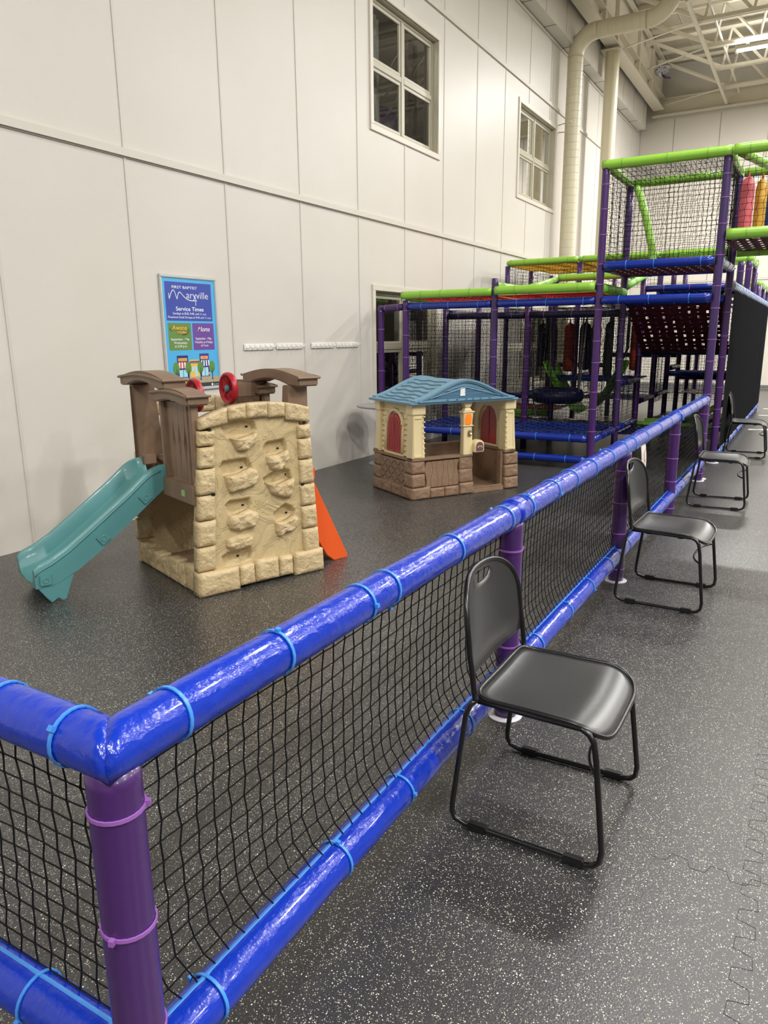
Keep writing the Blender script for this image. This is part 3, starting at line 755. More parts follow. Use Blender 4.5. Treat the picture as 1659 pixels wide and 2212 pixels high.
# rear wall: stone frame round an opening
rw=thing('rear_wall',None,None); rw.parent=cl
Pb=lambda u,v,w:(u,1.03+w,v)
MB().prism([(-.03,.0),(.87,.0),(.82,.76),(.01,.76)],'y',.985,1.03).build('rear_panel',M_tan,rw)
for sgn in (0,1):
    for i,(a,b) in enumerate(((.16,.32),(.325,.48),(.485,.64),(.645,.80),(.805,.92),(.925,1.03),(1.035,1.13))):
        f0,f1=(le(a),li(a)-.01) if sgn==0 else (ri(a)+.01,re(a))
        poly=[(f0,a+.003),(f1,a+.003),(f1,b-.003),(f0,b-.003)]
        stone(poly,0,.014,.05,'stone',Pb,rw)
        stone([(q[0],q[1]) for q in reversed(poly)],0,.008,.02,'stone',lambda u,v,w:(u,.99-w,v),rw)
for i in range(5):
    a,b=xt[i]+.003,xt[i+1]-.003
    stone([(a,1.045),(b,1.045),(b,arch(b)-.01),(a,arch(a)-.01)],0,.014,.045,'stone',Pb,rw)
    stone([(b,1.045),(a,1.045),(a,arch(a)-.01),(b,arch(b)-.01)],0,.010,.04,'stone',lambda u,v,w:(u,.99-w,v),rw)
# low side walls
for nm,X,sg in (('low_wall',-.02,-1),('low_wall',.85,1)):
    lw=thing(nm,None,None); lw.parent=cl
    ys=[.06,.22,.33,.48,.60,.74,.86,.985]
    tops=[.175,.15,.16,.13,.14,.125,.15]
    for i in range(7):
        a,b=ys[i]+.002,ys[i+1]-.002
        P=(lambda u,v,w:(-.025-w,u,v)) if sg<0 else (lambda u,v,w:(.86+w,u,v))
        if sg<0: poly=[(b,.004),(a,.004),(a,tops[i]),(b,tops[i]-.004)]
        else: poly=[(a,.004),(b,.004),(b,tops[i]),(a,tops[i])]
        stone(poly,0,.008,.07,'stone',P,lw)
# inner floor board
MB().box(.05,.80,.09,.98,.0,.02).build('inner_floor',M_brown,cl)
dk=MB().box(.03,.82,.06,1.0,.60,.66).build('deck',M_brown,cl,bevel=.01)
# side panels with planks, posts and arched beams (mirrored by half a turn)
def side(par):
    T=lambda o:o
    # apron
    MB().box(-.015,.03,.035,.50,.575,.70).build('apron',M_brown,par,bevel=.006)
    # jambs
    MB().box(.005,.055,.035,.075,.70,1.2).box(.0,.03,.078,.09,.70,1.19).build('jamb',M_brown,par,bevel=.004)
    MB().box(.005,.055,.475,.515,.66,1.2).box(.0,.03,.455,.468,.70,1.19).box(.0,.03,.435,.448,.70,1.19).build('jamb',M_brown,par,bevel=.004)
    # four wavy planks with lens shaped gaps
    def wob(z): return .022*math.exp(-((z-.93)/.085)**2)
    yb=[.092,.175,.262,.348,.432]
    for k in range(4):
        L=[];R=[]
        for i in range(21):
            z=.705+.485*i/20
            L.append((yb[k]+(wob(z) if k>0 else 0)+.0015,z)); R.append((yb[k+1]-(wob(z) if k<3 else 0)-.0015,z))
        MB().prism(L+list(reversed(R)),'x',.022,.045).build('plank',M_brown,par,bevel=0)
    def beam(y0,y1,x0,x1,zb,zt,rise,und):
        mb=MB(); n=12
        top=[];bot=[]
        for i in range(n+1):
            t=i/n; y=y0+(y1-y0)*t; top.append((y,zt+rise*math.sin(PI*t)))
            tt=(t-.15)/.7; b=zb+(und*math.sin(PI*tt) if 0<tt<1 else 0); bot.append((y,b))
        mb.prism(bot+list(reversed(top)),'x',x0,x1)
        o=mb.build('arched_beam',M_brown,par,bevel=.008)
        mm=MB(); mm.tube([(x0-.006,y0-.008,zt-.006)]+[(x0-.006,y0+(y1-y0)*i/n,zt-.004+rise*.55*math.sin(PI*i/n)) for i in range(n+1)]+[(x0-.006,y1+.008,zt-.006)],.009,6)
        mm.tube([(x0-.006,y0-.008,zt-.006),(x1+.006,y0-.008,zt-.006)],.009,6).tube([(x0-.006,y1+.008,zt-.006),(x1+.006,y1+.008,zt-.006)],.009,6)
        mm.build('moulding',M_brown,o,smooth=True)
        return o
    beam(-.0,.54,-.03,.115,1.185,1.245,.035,.022)
    beam(.34,1.09,-.03,.125,1.265,1.325,.045,.04)
    MB().box(.02,.10,.36,.46,1.25,1.27).build('beam_foot',M_brown,par)
    # corner post
    pm=MB().hexa([(.0,.93,.62),(.20,.93,.62),(.20,1.0,.62),(.0,1.0,.62),(.0,.93,1.27),(.15,.93,1.27),(.15,1.0,1.27),(.0,1.0,1.27)])
    pm.box(-.008,.004,.945,.955,.66,1.26).box(-.008,.004,.97,.98,.66,1.26)
    pm.build('corner_post',M_brown,par,bevel=.005)
s1=thing('side_panel',None,None,(0,0,0)); s1.parent=cl; side(s1)
s2=thing('side_panel',None,None,(.85,1.06,0),PI); s2.parent=cl; side(s2)
MB().box(-.019,-.014,.15,.20,.615,.655).build('sticker',flat('lime_sticker',150,190,120),cl,bevel=.002)
MB().box(.12,.2,.80,.93,.74,.78).box(.0,.1,.86,.93,.72,.79).build('slide_catch',M_brown,cl,bevel=.008)
# teal slide
rim=[(.02,.775),(-.03,.775),(-.09,.757),(-.13,.732),(-.245,.637),(-.505,.446),(-.65,.343),(-.755,.284),(-.826,.257),(-.858,.228)]
bot=[(.02,.62),(0,.625),(-.11,.54),(-.455,.277),(-.60,.181),(-.752,.112),(-.858,.108)]
bed=[(.02,.66),(-.03,.655),(-.10,.62),(-.16,.57),(-.27,.475),(-.52,.285),(-.66,.19),(-.76,.145),(-.83,.125),(-.862,.12)]
def slide(par):
    sl=thing('slide',None,None); sl.parent=par
    # cross-section swept: outer wall, rim, inner wall, bed
    yc=.70; hw=.215; vs=[];m=len(rim)
    def lerp_poly(poly,x):
        for a,b in zip(poly,poly[1:]):
            if b[0]<=x<=a[0]: t=(x-a[0])/(b[0]-a[0]) if b[0]!=a[0] else 0; return a[1]+(b[1]-a[1])*t
        return poly[-1][1]
    xs=[]; 
    N=34
    for i in range(N+1): xs.append(.02-.878*i/N)
    prof=[]
    for x in xs:
        zr,zb,zo=lerp_poly(rim,x),lerp_poly(bed,x),lerp_poly(bot,x)
        fl=.02 if x>-.8 else .02
        sec=[(-hw,zo),(-hw-.0,zo+.35*(zr-zo)),(-hw-.004,zr-.035),(-hw+.004,zr-.008),(-hw+.014,zr),(-hw+.030,zr-.004),(-hw+.042,zr-.03),(-hw+.055,zb+.035),(-hw+.085,zb+.006),(0,zb-.006),
             (hw-.085,zb+.006),(hw-.055,zb+.035),(hw-.042,zr-.03),(hw-.030,zr-.004),(hw-.014,zr),(hw-.004,zr-.008),(hw+.004,zr-.035),(hw,zo+.35*(zr-zo)),(hw,zo)]
        prof.append([(x,yc+y,z) for y,z in sec])
    K=len(prof[0]); V=[p for q in prof for p in q]
    F=[(i*K+k,i*K+k+1,(i+1)*K+k+1,(i+1)*K+k) for i in range(N) for k in range(K-1)]
    F+=[((i+1)*K,i*K,i*K+K-1,(i+1)*K+K-1) for i in range(N)]
    # front lip closing
    F+=[tuple(N*K+k for k in range(K)), tuple(reversed(range(K)))]
    MB().add(V,F).build('slide_trough',M_teal,sl,smooth=True)
    # outer lip line
    for s in (-1,1):
        MB().tube([(x,yc+s*(hw+.004),lerp_poly(rim,x)-.038-.0*i) for i,x in enumerate(xs[2:])],.006,6).build('side_bead',M_teal,sl,smooth='all')
        foot=[(-.86,.13),(-.80,.035),(-.775,.003),(-.735,.028),(-.71,.003),(-.69,.01),(-.655,.10),(-.63,.16)]
        MB().prism(foot,'y',yc+s*hw*.93-.012,yc+s*hw*.93+.012).build('foot',M_teal,sl,bevel=.003)
        for (x,a) in ((-.145,.66),(-.435,.63),(-.80,0)):
            z=(lerp_poly(rim,x)*.36+lerp_poly(bot,x)*.64)-.01
            c_,s_=math.cos(a),math.sin(a)
            q=[(x+u*c_-v*s_,z+u*s_+v*c_) for u,v in ((-.034,-.034),(.034,-.034),(.034,.034),(-.034,.034))]
            y0=yc+s*(hw-.002); ob=MB().prism(q,'y',y0,y0+s*.014).build('square_boss',M_teal,sl,bevel=.003)
            MB().tube([(x+.016*math.cos(k*PI/8),y0+s*.014,z+.016*math.sin(k*PI/8)) for k in range(16)],.004,5,closed=True).build('boss_ring',M_teal,ob,smooth='all')
    return sl
slide(cl)
# orange ladder slide on the far side
orp=[(.86,.70),(.90,.62),(1.185,.015),(1.17,.0),(1.06,.0),(1.0,.05),(.93,.17),(.88,.22)]
og=thing('orange_slide',None,None); og.parent=cl
for y in (.10,.42): MB().prism(list(reversed(orp)),'y',y,y+.03).build('side_rail',M_orange,og,bevel=.004)
MB().hexa([(.90,.13,.50),(.93,.13,.53),(.93,.42,.53),(.90,.42,.50),(1.13,.13,.03),(1.16,.13,.03),(1.16,.42,.03),(1.13,.42,.03)]).build('ramp_board',M_orange,og)
MB().box(.86,.92,.10,.45,.62,.70).build('top_hook',M_orange,og,bevel=.006)
# steering wheels
def wheel(y,x,z,face):
    o=thing('steering_wheel',None,None,(x,y,z)); o.parent=cl; o.rotation_euler=(PI/2,0,-PI/2)
    r=.112
    MB().lathe([(.0,-.016),(r-.02,-.02),(r-.004,-.016),(r,.0),(r-.004,.02),(r-.012,.026),(r-.022,.020),(r-.026,.006),(0,.004)],40).build('wheel_disc',M_red,o,smooth='all')
    if face:
        rnd=random.Random(5); mb=MB()
        for k in range(26):
            a=2*PI*k/26+rnd.uniform(-.08,.08); b=a+rnd.uniform(-.3,.3)
            mb.tube([(.026*math.cos(a),.026*math.sin(a),.007),(.052*math.cos((a+b)/2),.052*math.sin((a+b)/2),.010),(.084*math.cos(b),.084*math.sin(b),.008)],.0026,4)
            mb.tube([(.052*math.cos((a+b)/2),.052*math.sin((a+b)/2),.009),(.083*math.cos(b+.17),.083*math.sin(b+.17),.008)],.002,4)
        mb.build('vein_pattern',M_red,o)
        MB().lathe([(.025,.006),(.024,.018),(.018,.026),(.008,.030),(0.0001,.031)],20).build('hub',M_teal,o,smooth='all')
    return o
wheel(.585,.545,1.235,True); wheel(.46,.235,1.21,False)
# axle bracket carrying the wheels from the side beam
MB().tube([(.26,.46,1.20),(.26,.98,1.12)],.014,8).build('wheel_arm',M_brown,cl,smooth=True)
MB().box(.55,.80,.57,.62,1.17,1.27).build('wheel_arm',M_brown,cl,bevel=.006)
# ------------------------------------------------------------------ PLAYHOUSE
ph=thing('toy_playhouse','cream and taupe plastic playhouse with blue roof and red shutters','toy playhouse',(-3.288,6.237,0),math.radians(58.3))
LX,LY=1.31,.83
T=lambda z:.05*max(0,z)/.95       # walls lean in
def hstone(poly,P,par,b=.012,na=.006): stone(poly,0,b,.05,'stone',P,par,M_hbrown,na)
FR_=lambda off:(lambda u,v,w:(u,off-w+T(v)*.5,v))
LF_=lambda off:(lambda u,v,w:(off-w+T(v)*.6,u,v))
RT_=lambda off:(lambda u,v,w:(off+w-T(v)*1.0,u,v))
# base walls
bw=thing('base_wall',None,None); bw.parent=ph
MB().hexa([(.03,.03,0),(.70,.03,0),(.70,.09,0),(.03,.09,0),(.04,.05,.40),(.70,.05,.40),(.70,.09,.40),(.04,.09,.40)]).build('front_core',M_hbrown,bw)
MB().hexa([(.03,.03,0),(.09,.03,0),(.09,.80,0),(.03,.80,0),(.05,.04,.40),(.09,.04,.40),(.09,.79,.40),(.05,.79,.40)]).build('side_core',M_hbrown,bw)
MB().hexa([(1.22,.03,0),(1.28,.03,0),(1.28,.80,0),(1.22,.80,0),(1.20,.04,.40),(1.24,.04,.40),(1.24,.79,.40),(1.20,.79,.40)]).build('side_core',M_hbrown,bw)
MB().hexa([(.03,.74,0),(1.28,.74,0),(1.28,.80,0),(.03,.80,0),(.05,.74,.42),(1.24,.74,.42),(1.24,.79,.42),(.05,.79,.42)]).build('rear_core',M_hbrown,bw)
MB().box(1.10,1.28,.04,.10,0,.40).build('door_side_core',M_hbrown,bw)
MB().box(.03,1.28,.03,.80,.0,.028).build('house_floor',M_hbrown,bw)
MB().box(.70,1.11,-.01,.07,.0,.045).box(.70,1.11,.0,.05,.045,.055).build('threshold',M_hbrown,bw,bevel=.004)
# stones: front base row, pillars
for a,b in ((.0,.21),(.215,.38),(.385,.555)): hstone([(a,.004),(b,.004),(b,.10 if a else .12),(a,.10 if a else .12)],FR_(.0),bw)
for z0,z1 in ((.125,.255),(.26,.385)): hstone([(.0,z0),(.155,z0),(.15,z1),(.0,z1)],FR_(.0),bw); hstone([(.56,z0-.0),(.725,z0),(.715,z1+.005),(.56,z1+.005)],FR_(.0),bw,.006)
hstone([(.56,.004),(.735,.004),(.73,.12),(.56,.12)],FR_(-.005),bw)
for z0,z1,w in ((.004,.125,1.31),(.13,.255,1.30),(.26,.375,1.29)): hstone([(1.13,z0),(w,z0),(w-.012,z1),(1.13,z1)],FR_(.0),bw)
for z0,z1 in ((.125,.255),(.26,.385)):
    hstone([(.16,z0),(.01,z0),(.01,z1),(.16,z1)],LF_(.0),bw); hstone([(.82,z0),(.66,z0),(.66,z1),(.81,z1)],LF_(.0),bw)
for a,b in ((.0,.21),(.215,.42),(.425,.62),(.625,.83)): hstone([(b,.004),(a,.004),(a,.12),(b,.12)],LF_(.0),bw)
for z0,z1 in ((.004,.125),(.13,.255),(.26,.385)):
    for a,b in ((.0,.16),(.66,.82)): hstone([(a,z0),(b,z0),(b,z1),(a,z1)],RT_(LX),bw)
# wavy planks on the front
edges=[.165,.235,.300,.365,.430,.495,.552]
for k in range(6):
    w=lambda z,s:.011*math.sin((z-.11)/.26*2*PI*1.1+s*PI)
    L=[(edges[k]+.0015+w(z,k%2),z) for z in [.11+.26*i/14 for i in range(15)]]; R=[(edges[k+1]-.0015+w(z,(k+1)%2),z) for z in [.11+.26*i/14 for i in range(15)]]
    MB().prism(L+list(reversed(R)),'y',.014,.04).build('plank',M_hbrown,bw)
# lattice panel on the left side
MB().box(.012,.04,.165,.655,.13,.37).build('lattice_panel',M_hbrown,bw)
mb=MB()
for i in range(7):
    for j in range(4):
        y=.20+.068*i; z=.16+.056*j; s=1 if (i+j)%2 else -1
        a,b=(y-.02,z-.018*s),(y+.03,z+.022*s)
        mb.tube([(.0115,a[0],a[1]),(.0115,b[0],b[1])],.003,4)
mb.build('lattice_grooves',M_joint,bw)
MB().box(-.002,.04,.16,.66,.10,.135).build('lattice_rail',M_hbrown,bw,bevel=.004)
# ledge
MB().box(-.002,.72,-.006,.10,.385,.41).box(-.002,.10,.0,.82,.385,.41).box(1.12,1.275,-.0,.10,.385,.41).box(1.18,1.275,.0,.82,.385,.41).box(0,1.27,.73,.82,.40,.425).build('ledge',M_hbrown,bw,bevel=.006)
# cream upper walls
cr=thing('upper_wall',None,None); cr.parent=ph
def pilaster(x0,x1,y0,y1,z0=.41,z1=.945,taper=.012,sx=0,sy=0,nm='pilaster'):
    mb=MB().hexa([(x0,y0,z0),(x1,y0,z0),(x1,y1,z0),(x0,y1,z0),(x0+taper+sx,y0+taper+sy,z1-.09),(x1-taper+sx,y0+taper+sy,z1-.09),(x1-taper+sx,y1-taper+sy,z1-.09),(x0+taper+sx,y1-taper+sy,z1-.09)])
    o=mb.build(nm,M_cream,cr,bevel=.005)
    MB().box(x0-.004+sx*.9,x1+.004+sx*.9,y0-.004+sy*.9,y1+.004+sy*.9,z1-.11,z1).build('capital',M_cream,o,bevel=.006)
    # raised frame on the front and on the side face
    f=.022
    m2=MB()
    for a,b,c,d in ((x0+.012,x0+.012+f,z0+.02,z1-.13),(x1-.012-f,x1-.012,z0+.02,z1-.13),(x0+.03,x1-.03,z1-.15,z1-.13),(x0+.02,x1-.02,z0+.01,z0+.03)):
        m2.hexa([(a,y0-.004,c),(b,y0-.004,c),(b,y0+.02,c),(a,y0+.02,c),(a+sx*.8,y0+taper-.004+sy*.8,d),(b+sx*.8,y0+taper-.004+sy*.8,d),(b+sx*.8,y0+.03,d),(a+sx*.8,y0+.03,d)] if d-c>.1 else [(a,y0-.005+taper*(c-z0)/.5,c),(b,y0-.005+taper*(c-z0)/.5,c),(b,y0+.02,c),(a,y0+.02,c),(a,y0-.005+taper*(d-z0)/.5,d),(b,y0-.005+taper*(d-z0)/.5,d),(b,y0+.02,d),(a,y0+.02,d)])
    m2.build('raised_frame',M_cream,o,bevel=.002)
    return o
def notches(x,y,n,par):
    for k in range(n):
        z=.45+.36*k/(n-1); MB().box(x-.018,x+.006,y-.004,y+.01,z,z+.014).build('notch',M_cream,par,bevel=.002)
p=pilaster(.012,.155,.012,.14,sx=.004,sy=.004); notches(.150,.012,8,p)
pilaster(.012,.14,.69,.80,sx=.004,sy=-.01)
p=pilaster(1.14,1.272,.012,.14,sx=-.012,sy=.004); notches(1.15,.012,8,p)
pilaster(1.14,1.272,.69,.80,sx=-.012,sy=-.01)
# clapboard side walls with arched windows
def sidewall(X,sg,par):
    n=10
    for k in range(n):
        z0=.415+.053*k; x=X+sg*(-(T(z0)*.6))
        for (a,b) in ((.14,.245),(.595,.69)) if z0<.80 else ((.14,.69),):
            MB().hexa([(x+sg*.004,a,z0+.004),(x-sg*.03,a,z0+.004),(x-sg*.03,b,z0+.004),(x+sg*.004,b,z0+.004),(x-sg*.014,a,z0+.053),(x-sg*.03,a,z0+.053),(x-sg*.03,b,z0+.053),(x-sg*.014,b,z0+.053)]).build('clapboard',M_cream,par)
    xi=X-sg*.035
    ap=[(.245,.415)]+[(.245,.66)]+[(.42-.175*math.cos(a),.66+.20*math.sin(a)) for a in [i*PI/12 for i in range(1,12)]]+[(.595,.66),(.595,.415)]
    xs_=sorted((xi-sg*.006,xi-sg*.03))
    # inner lining with arched opening
    outl=[(.13,.415),(.13,.94),(.70,.94),(.70,.415)]
    MB().prism(outl[:2]+[(.42,.94)]+[(.42,.86)]+[(.42-.175*math.cos(a),.66+.20*math.sin(a)) for a in [i*PI/12 for i in range(6,-1,-1)]]+[(.245,.415)],'x',*xs_).build('lining',M_cream,par)
    MB().prism([(.595,.415)]+[(.42+.175*math.cos(a),.66+.20*math.sin(a)) for a in [i*PI/12 for i in range(0,7)]]+[(.42,.94),(.70,.94),(.70,.415)],'x',*xs_).build('lining',M_cream,par)
    # arch moulding
    xo=X+sg*.012-sg*.03
    pts=[(xo+sg*.01,.246,.44),(xo,.246,.66)]+[(xo-sg*.006,.42-.174*math.cos(a),.66+.20*math.sin(a)) for a in [i*PI/12 for i in range(1,12)]]+[(xo,.594,.66),(xo+sg*.01,.594,.44)]
    MB().tube(pts,.019,8).build('arch_moulding',M_cream,par,smooth='all')
    for y in (.240,.600): MB().box(min(xo-sg*.02,xo+sg*.022),max(xo-sg*.02,xo+sg*.022),y-.025,y+.025,.715,.765).build('arch_block',M_cream,par,bevel=.008)
    MB().box(min(xo-sg*.02,xo+sg*.02),max(xo-sg*.02,xo+sg*.02),.22,.62,.395,.425).build('window_sill',M_cream,par,bevel=.006)
    for s in (-1,1):
        c0=.42+s*.003; c1=.42+s*.152
        poly=[(c0,.43),(c1,.43),(c1,.655)]+[(.42+s*.152*math.cos(a),.655+.170*math.sin(a)) for a in [i*PI/12 for i in range(1,6)]]+[(c0,.825)]
        if s<0: poly=poly[::-1]
        MB().prism(poly,'x',min(xo+sg*.004,xo-sg*.016),max(xo+sg*.004,xo-sg*.016)).build('shutter',M_shut,par,bevel=.004)
        g=MB()
        for d in (.03,.065,.10):
            y=.42+s*d; g.tube([(xo+sg*.005,y,.45),(xo+sg*.005,y+s*.006,.56),(xo+sg*.005,y-s*.01,.66),(xo+sg*.005,y+s*.006,.66+.13*(1-(d/.16)**2))],.0022,4)
        g.build('shutter_groove',mat('deep_red',rgb(128,34,38),.5),par)
sl_=thing('side_wall',None,None); sl_.parent=ph; sidewall(.025,-1,sl_)
sr_=thing('side_wall',None,None); sr_.parent=ph; sidewall(1.258,1,sr_)
# front post with lamp, bell and letter box
fp=thing('mailbox_post',None,None); fp.parent=ph
MB().hexa([(.595,-.01,.405),(.715,-.01,.405),(.715,.06,.405),(.595,.06,.405),(.60,.0,.70),(.70,.0,.70),(.70,.055,.70),(.60,.055,.70)]).build('post_shaft',M_cream,fp,bevel=.006)
MB().hexa([(.598,-.004,.70),(.702,-.004,.70),(.702,.058,.70),(.598,.058,.70),(.59,-.012,.835),(.71,-.012,.835),(.71,.062,.835),(.59,.062,.835)]).build('lamp_case',M_cream,fp,bevel=.006)
MB().box(.585,.715,-.014,.062,.692,.706).box(.578,.722,-.02,.068,.828,.846).build('post_moulding',M_cream,fp,bevel=.005)
MB().hexa([(.60,-.01,.846),(.70,-.01,.846),(.70,.06,.846),(.60,.06,.846),(.625,.005,.88),(.675,.005,.88),(.675,.05,.88),(.625,.05,.88)]).build('lamp_roof',M_cream,fp,bevel=.005)
MB().hexa([(.620,.0,.88),(.680,.0,.88),(.680,.055,.88),(.620,.055,.88),(.59,-.01,.945),(.71,-.01,.945),(.71,.065,.945),(.59,.065,.945)]).build('post_capital',M_cream,fp,bevel=.005)
MB().prism([(.618,.716),(.682,.716),(.688,.77),(.680,.818),(.620,.818),(.612,.77)],'y',-.018,-.004).build('lamp_glass',M_mirr,fp,bevel=.003)
MB().lathe([(.023,0),(.023,.008),(.015,.013),(.0001,.014)],18).mesh('x',None)
o=inst('bell_plate',MB().lathe([(.022,0),(.022,.008),(.014,.013),(.0005,.014)],18).mesh('bell_plate',M_brown,True),fp,(.667,-.010,.625),rot=(PI/2,0,0),scale=(1,1.5,1))
inst('bell_button',MB().lathe([(.009,0),(.008,.018),(.0005,.02)],14).mesh('bell_button',M_bell,True),fp,(.672,-.012,.622),rot=(PI/2,0,0))
bx=[(.70,.43),(.82,.43),(.82,.50)]+[(.76+.06*math.cos(a),.50+.055*math.sin(a)) for a in [i*PI/10 for i in range(1,10)]]+[(.70,.50)]
MB().prism(bx,'y',-.055,.03).build('letter_box',M_cream,fp,bevel=.008)
bx=[(.718,.445),(.802,.445),(.802,.495)]+[(.76+.042*math.cos(a),.495+.040*math.sin(a)) for a in [i*PI/10 for i in range(1,10)]]+[(.718,.495)]
MB().prism(bx,'y',-.060,-.052).build('letter_box_label',flat('plum',110,76,88),fp)
MB().box(.732,.788,-.065,-.058,.473,.497).build('slot_frame',M_cream,fp,bevel=.004); MB().box(.742,.778,-.0665,-.064,.480,.490).build('slot',M_dark,fp)
# roof: curved gable
rf=thing('roof',None,None); rf.parent=ph
xc=.60
def rz(x):
    t=min(1,abs(x-xc)/(.645 if x>xc else .63)); return .958+.195*(.22*(1-t)+.78*(.5+.5*math.cos(PI*t)))
def rs(x0,x1,y0,y1,lift=0,nu=30):
    top=[(x0+(x1-x0)*i/nu,) for i in range(nu+1)]
    mb=MB(); vs=[]
    for i in range(nu+1):
        x=x0+(x1-x0)*i/nu; z=rz(x)+lift
        vs+=[(x,y0,z-.02),(x,y1,z-.02),(x,y1,z),(x,y0,z)]
    fs=[(a*4+k,a*4+(k+1)%4,(a+1)*4+(k+1)%4,(a+1)*4+k) for a in range(nu) for k in range(4)]+[(3,2,1,0),(nu*4,nu*4+1,nu*4+2,nu*4+3)]
    return mb.add(vs,fs)
rs(-.035,1.25,-.03,.83).build('roof_shell',M_roof,rf,smooth=True)
rs(.01,1.20,-.04,.06,.014).build('gable_trim',M_roof,rf,smooth=True); rs(.01,1.20,.76,.84,.014).build('gable_trim',M_roof,rf,smooth=True)
for sgn in (-1,1):
    for k in range(7):
        t=.16+.115*k; x0=xc+sgn*t*.62; x1=xc+sgn*(t+.085)*.62
        if x1<x0: x0,x1=x1,x0
        mb=MB(); n=14;vs=[]
        for i in range(n+1):
            y=.09+.64*i/n; wv=.010*math.sin(i*1.1+k); 
            for x in (x0+wv,x1+wv): vs+=[(x,y,rz(x)-.004),(x,y,rz(x)+(.015 if (x==x0+wv)==(sgn<0) else .008))]
        fs=[(a*4+p_,a*4+q_,(a+1)*4+q_,(a+1)*4+p_) for a in range(n) for p_,q_ in ((0,1),(1,3),(3,2),(2,0))]+[(0,1,3,2),(n*4+2,n*4+3,n*4+1,n*4)]
        mb.add(vs,fs).build('shingle_row',M_roof,rf,bevel=.002)
MB().box(-.04,1.255,-.045,.845,.935,.955).build('eave_band',M_roof,rf,bevel=.008)
# front and rear gable
for (ya,yb) in ((-.012,.01),(.80,.82)):
    gp=[(x,.95) for x in (.02,1.19)]+[(x,rz(x)-.018) for x in [1.19-1.17*i/24 for i in range(25)]]
    MB().prism(gp,'y',ya,yb).build('gable_board',M_roof,rf)
gi=[(x,.985) for x in (.17,1.04)]+[(x,min(rz(x)-.055,1.10)) for x in [.95-.70*i/20 for i in range(21)]]
M_rd=mat('dusty_blue_plastic_deep',rgb(74,112,138),.5)
MB().prism(gi,'y',-.018,-.011).build('gable_inset',M_rd,rf)
for z in (1.02,1.055): MB().box(.32,.90,-.021,-.017,z,z+.004).build('siding_line',M_roof,rf)
# triangular rib round the inset
MB().tube([(.19,-.022,.99),(.60,-.022,1.085),(1.02,-.022,.99)],.006,6).build('gable_rib',M_roof,rf,smooth=True)
MB().box(.05,1.17,-.055,-.01,.955,.972).build('front_flange',M_roof,rf,bevel=.004)
for x in (.36,.47,.58,.66,.75,.86): MB().box(x,x+.02,-.058,-.052,.965,.978).build('flange_notch',M_rd,rf)
em=[(.535,1.002),(.592,1.002),(.595,1.02),(.588,1.03),(.596,1.045),(.588,1.052),(.594,1.068),(.588,1.080),(.58,1.066),(.575,1.082),(.545,1.082),(.538,1.06)]
MB().prism(em,'y',-.026,-.02).build('emblem',flat('emblem_white',238,240,240),rf)
# ------------------------------------------------------------------ TABLE
tb_=thing('cafe_table','small round grey pedestal table behind the playhouse by the wall','table',(-4.60,8.04,0))
MB().lathe([(.0005,.715),(.35,.715),(.375,.722),(.38,.735),(.375,.742),(.0005,.742)],40).build('tabletop',M_table,tb_,smooth=True)
MB().lathe([(.03,.03),(.03,.70),(.06,.715)],16).build('pedestal',M_table,tb_,smooth=True)
MB().lathe([(.235,0),(.235,.008),(.20,.018),(.04,.032)],36).build('base',M_table,tb_,smooth=True)
# ------------------------------------------------------------------ HOOK RAILS
def hook_rail(y,lab):
    t=thing('hook_rail',lab,'hook rail',(XW+.003,y,1.482),0,'white hook rails on the wall')
    MB().box(0,.012,0,.485,-.034,.034).build('back_strip',M_hook,t,bevel=.005)
    for k in range(6):
        yy=.03+.085*k
        MB().tube([(.012,yy,-.006),(.05,yy,-.014),(.062,yy,.006),(.055,yy,.026)],.006,6).build('hook',M_hook,t,smooth=True)
        MB().box(.010,.017,yy-.012,yy+.012,-.028,.020).build('hook_plate',M_hook,t,bevel=.002)
    MB().box(.0,.016,.485,.515,-.013,.013).build('end_tab',M_hook,t,bevel=.005)
    return t
hook_rail(5.99,'white hook rail nearest the poster, first of the row'); hook_rail(6.53,'second white hook rail from the poster, ending at the panel seam')
hook_rail(7.18,'third white hook rail from the poster, right of the panel seam'); hook_rail(7.72,'white hook rail at the far right end of the row')
# ------------------------------------------------------------------ POSTER
po=thing('framed_poster','silver framed blue poster of service times on the wall','poster',(XW,4.89,1.09))
PY=lambda y:y-4.89
PZ=lambda z:z-1.09
mb=MB(); frame_rect(0,.73,0,1.05,.030,lambda a,b,c,d: mb.box(.0,.022,a,b,c,d)); mb.build('frame',M_alu,po,bevel=.006)
MB().box(.0,.010,.02,.71,.02,1.03).build('sheet',flat('sky',82,178,232),po)
def pp(poly,m,lv,nm='print'):
    """flat printed shape; poly in wall (y,z) metres"""
    q=[(PY(a),PZ(b)) for a,b in poly]; x=.0103+lv*.0003
    ar=sum(q[i][0]*q[(i+1)%len(q)][1]-q[(i+1)%len(q)][0]*q[i][1] for i in range(len(q)))
    if ar<0: q=q[::-1]
    return MB().add([(x,a,b) for a,b in q],[tuple(range(len(q)))]).build(nm,m,po)
def rc(a,b,c,d,m,lv,nm='print'): return pp([(a,c),(b,c),(b,d),(a,d)],m,lv,nm)
Wh=flat('white',240,242,248); Bl=flat('indigo',62,78,170); Gn=flat('olive_green',104,140,72); Pu=flat('violet',112,74,158); Ye=flat('amber',240,190,80); Or=flat('pale_orange',242,176,100)
Nv=flat('navy',48,52,110); Lb=flat('pale_blue',170,222,240); Gr=flat('tree_green',96,146,72); Bk=flat('ink',34,40,44); Sd=flat('pavement',176,166,140); Rd=flat('awning_red',214,84,70)
rc(4.952,5.545,1.734,2.077,Bl,1,'blue_panel'); rc(4.958,5.246,1.468,1.714,Gn,1,'green_panel'); rc(5.267,5.552,1.467,1.715,Pu,1,'violet_panel')
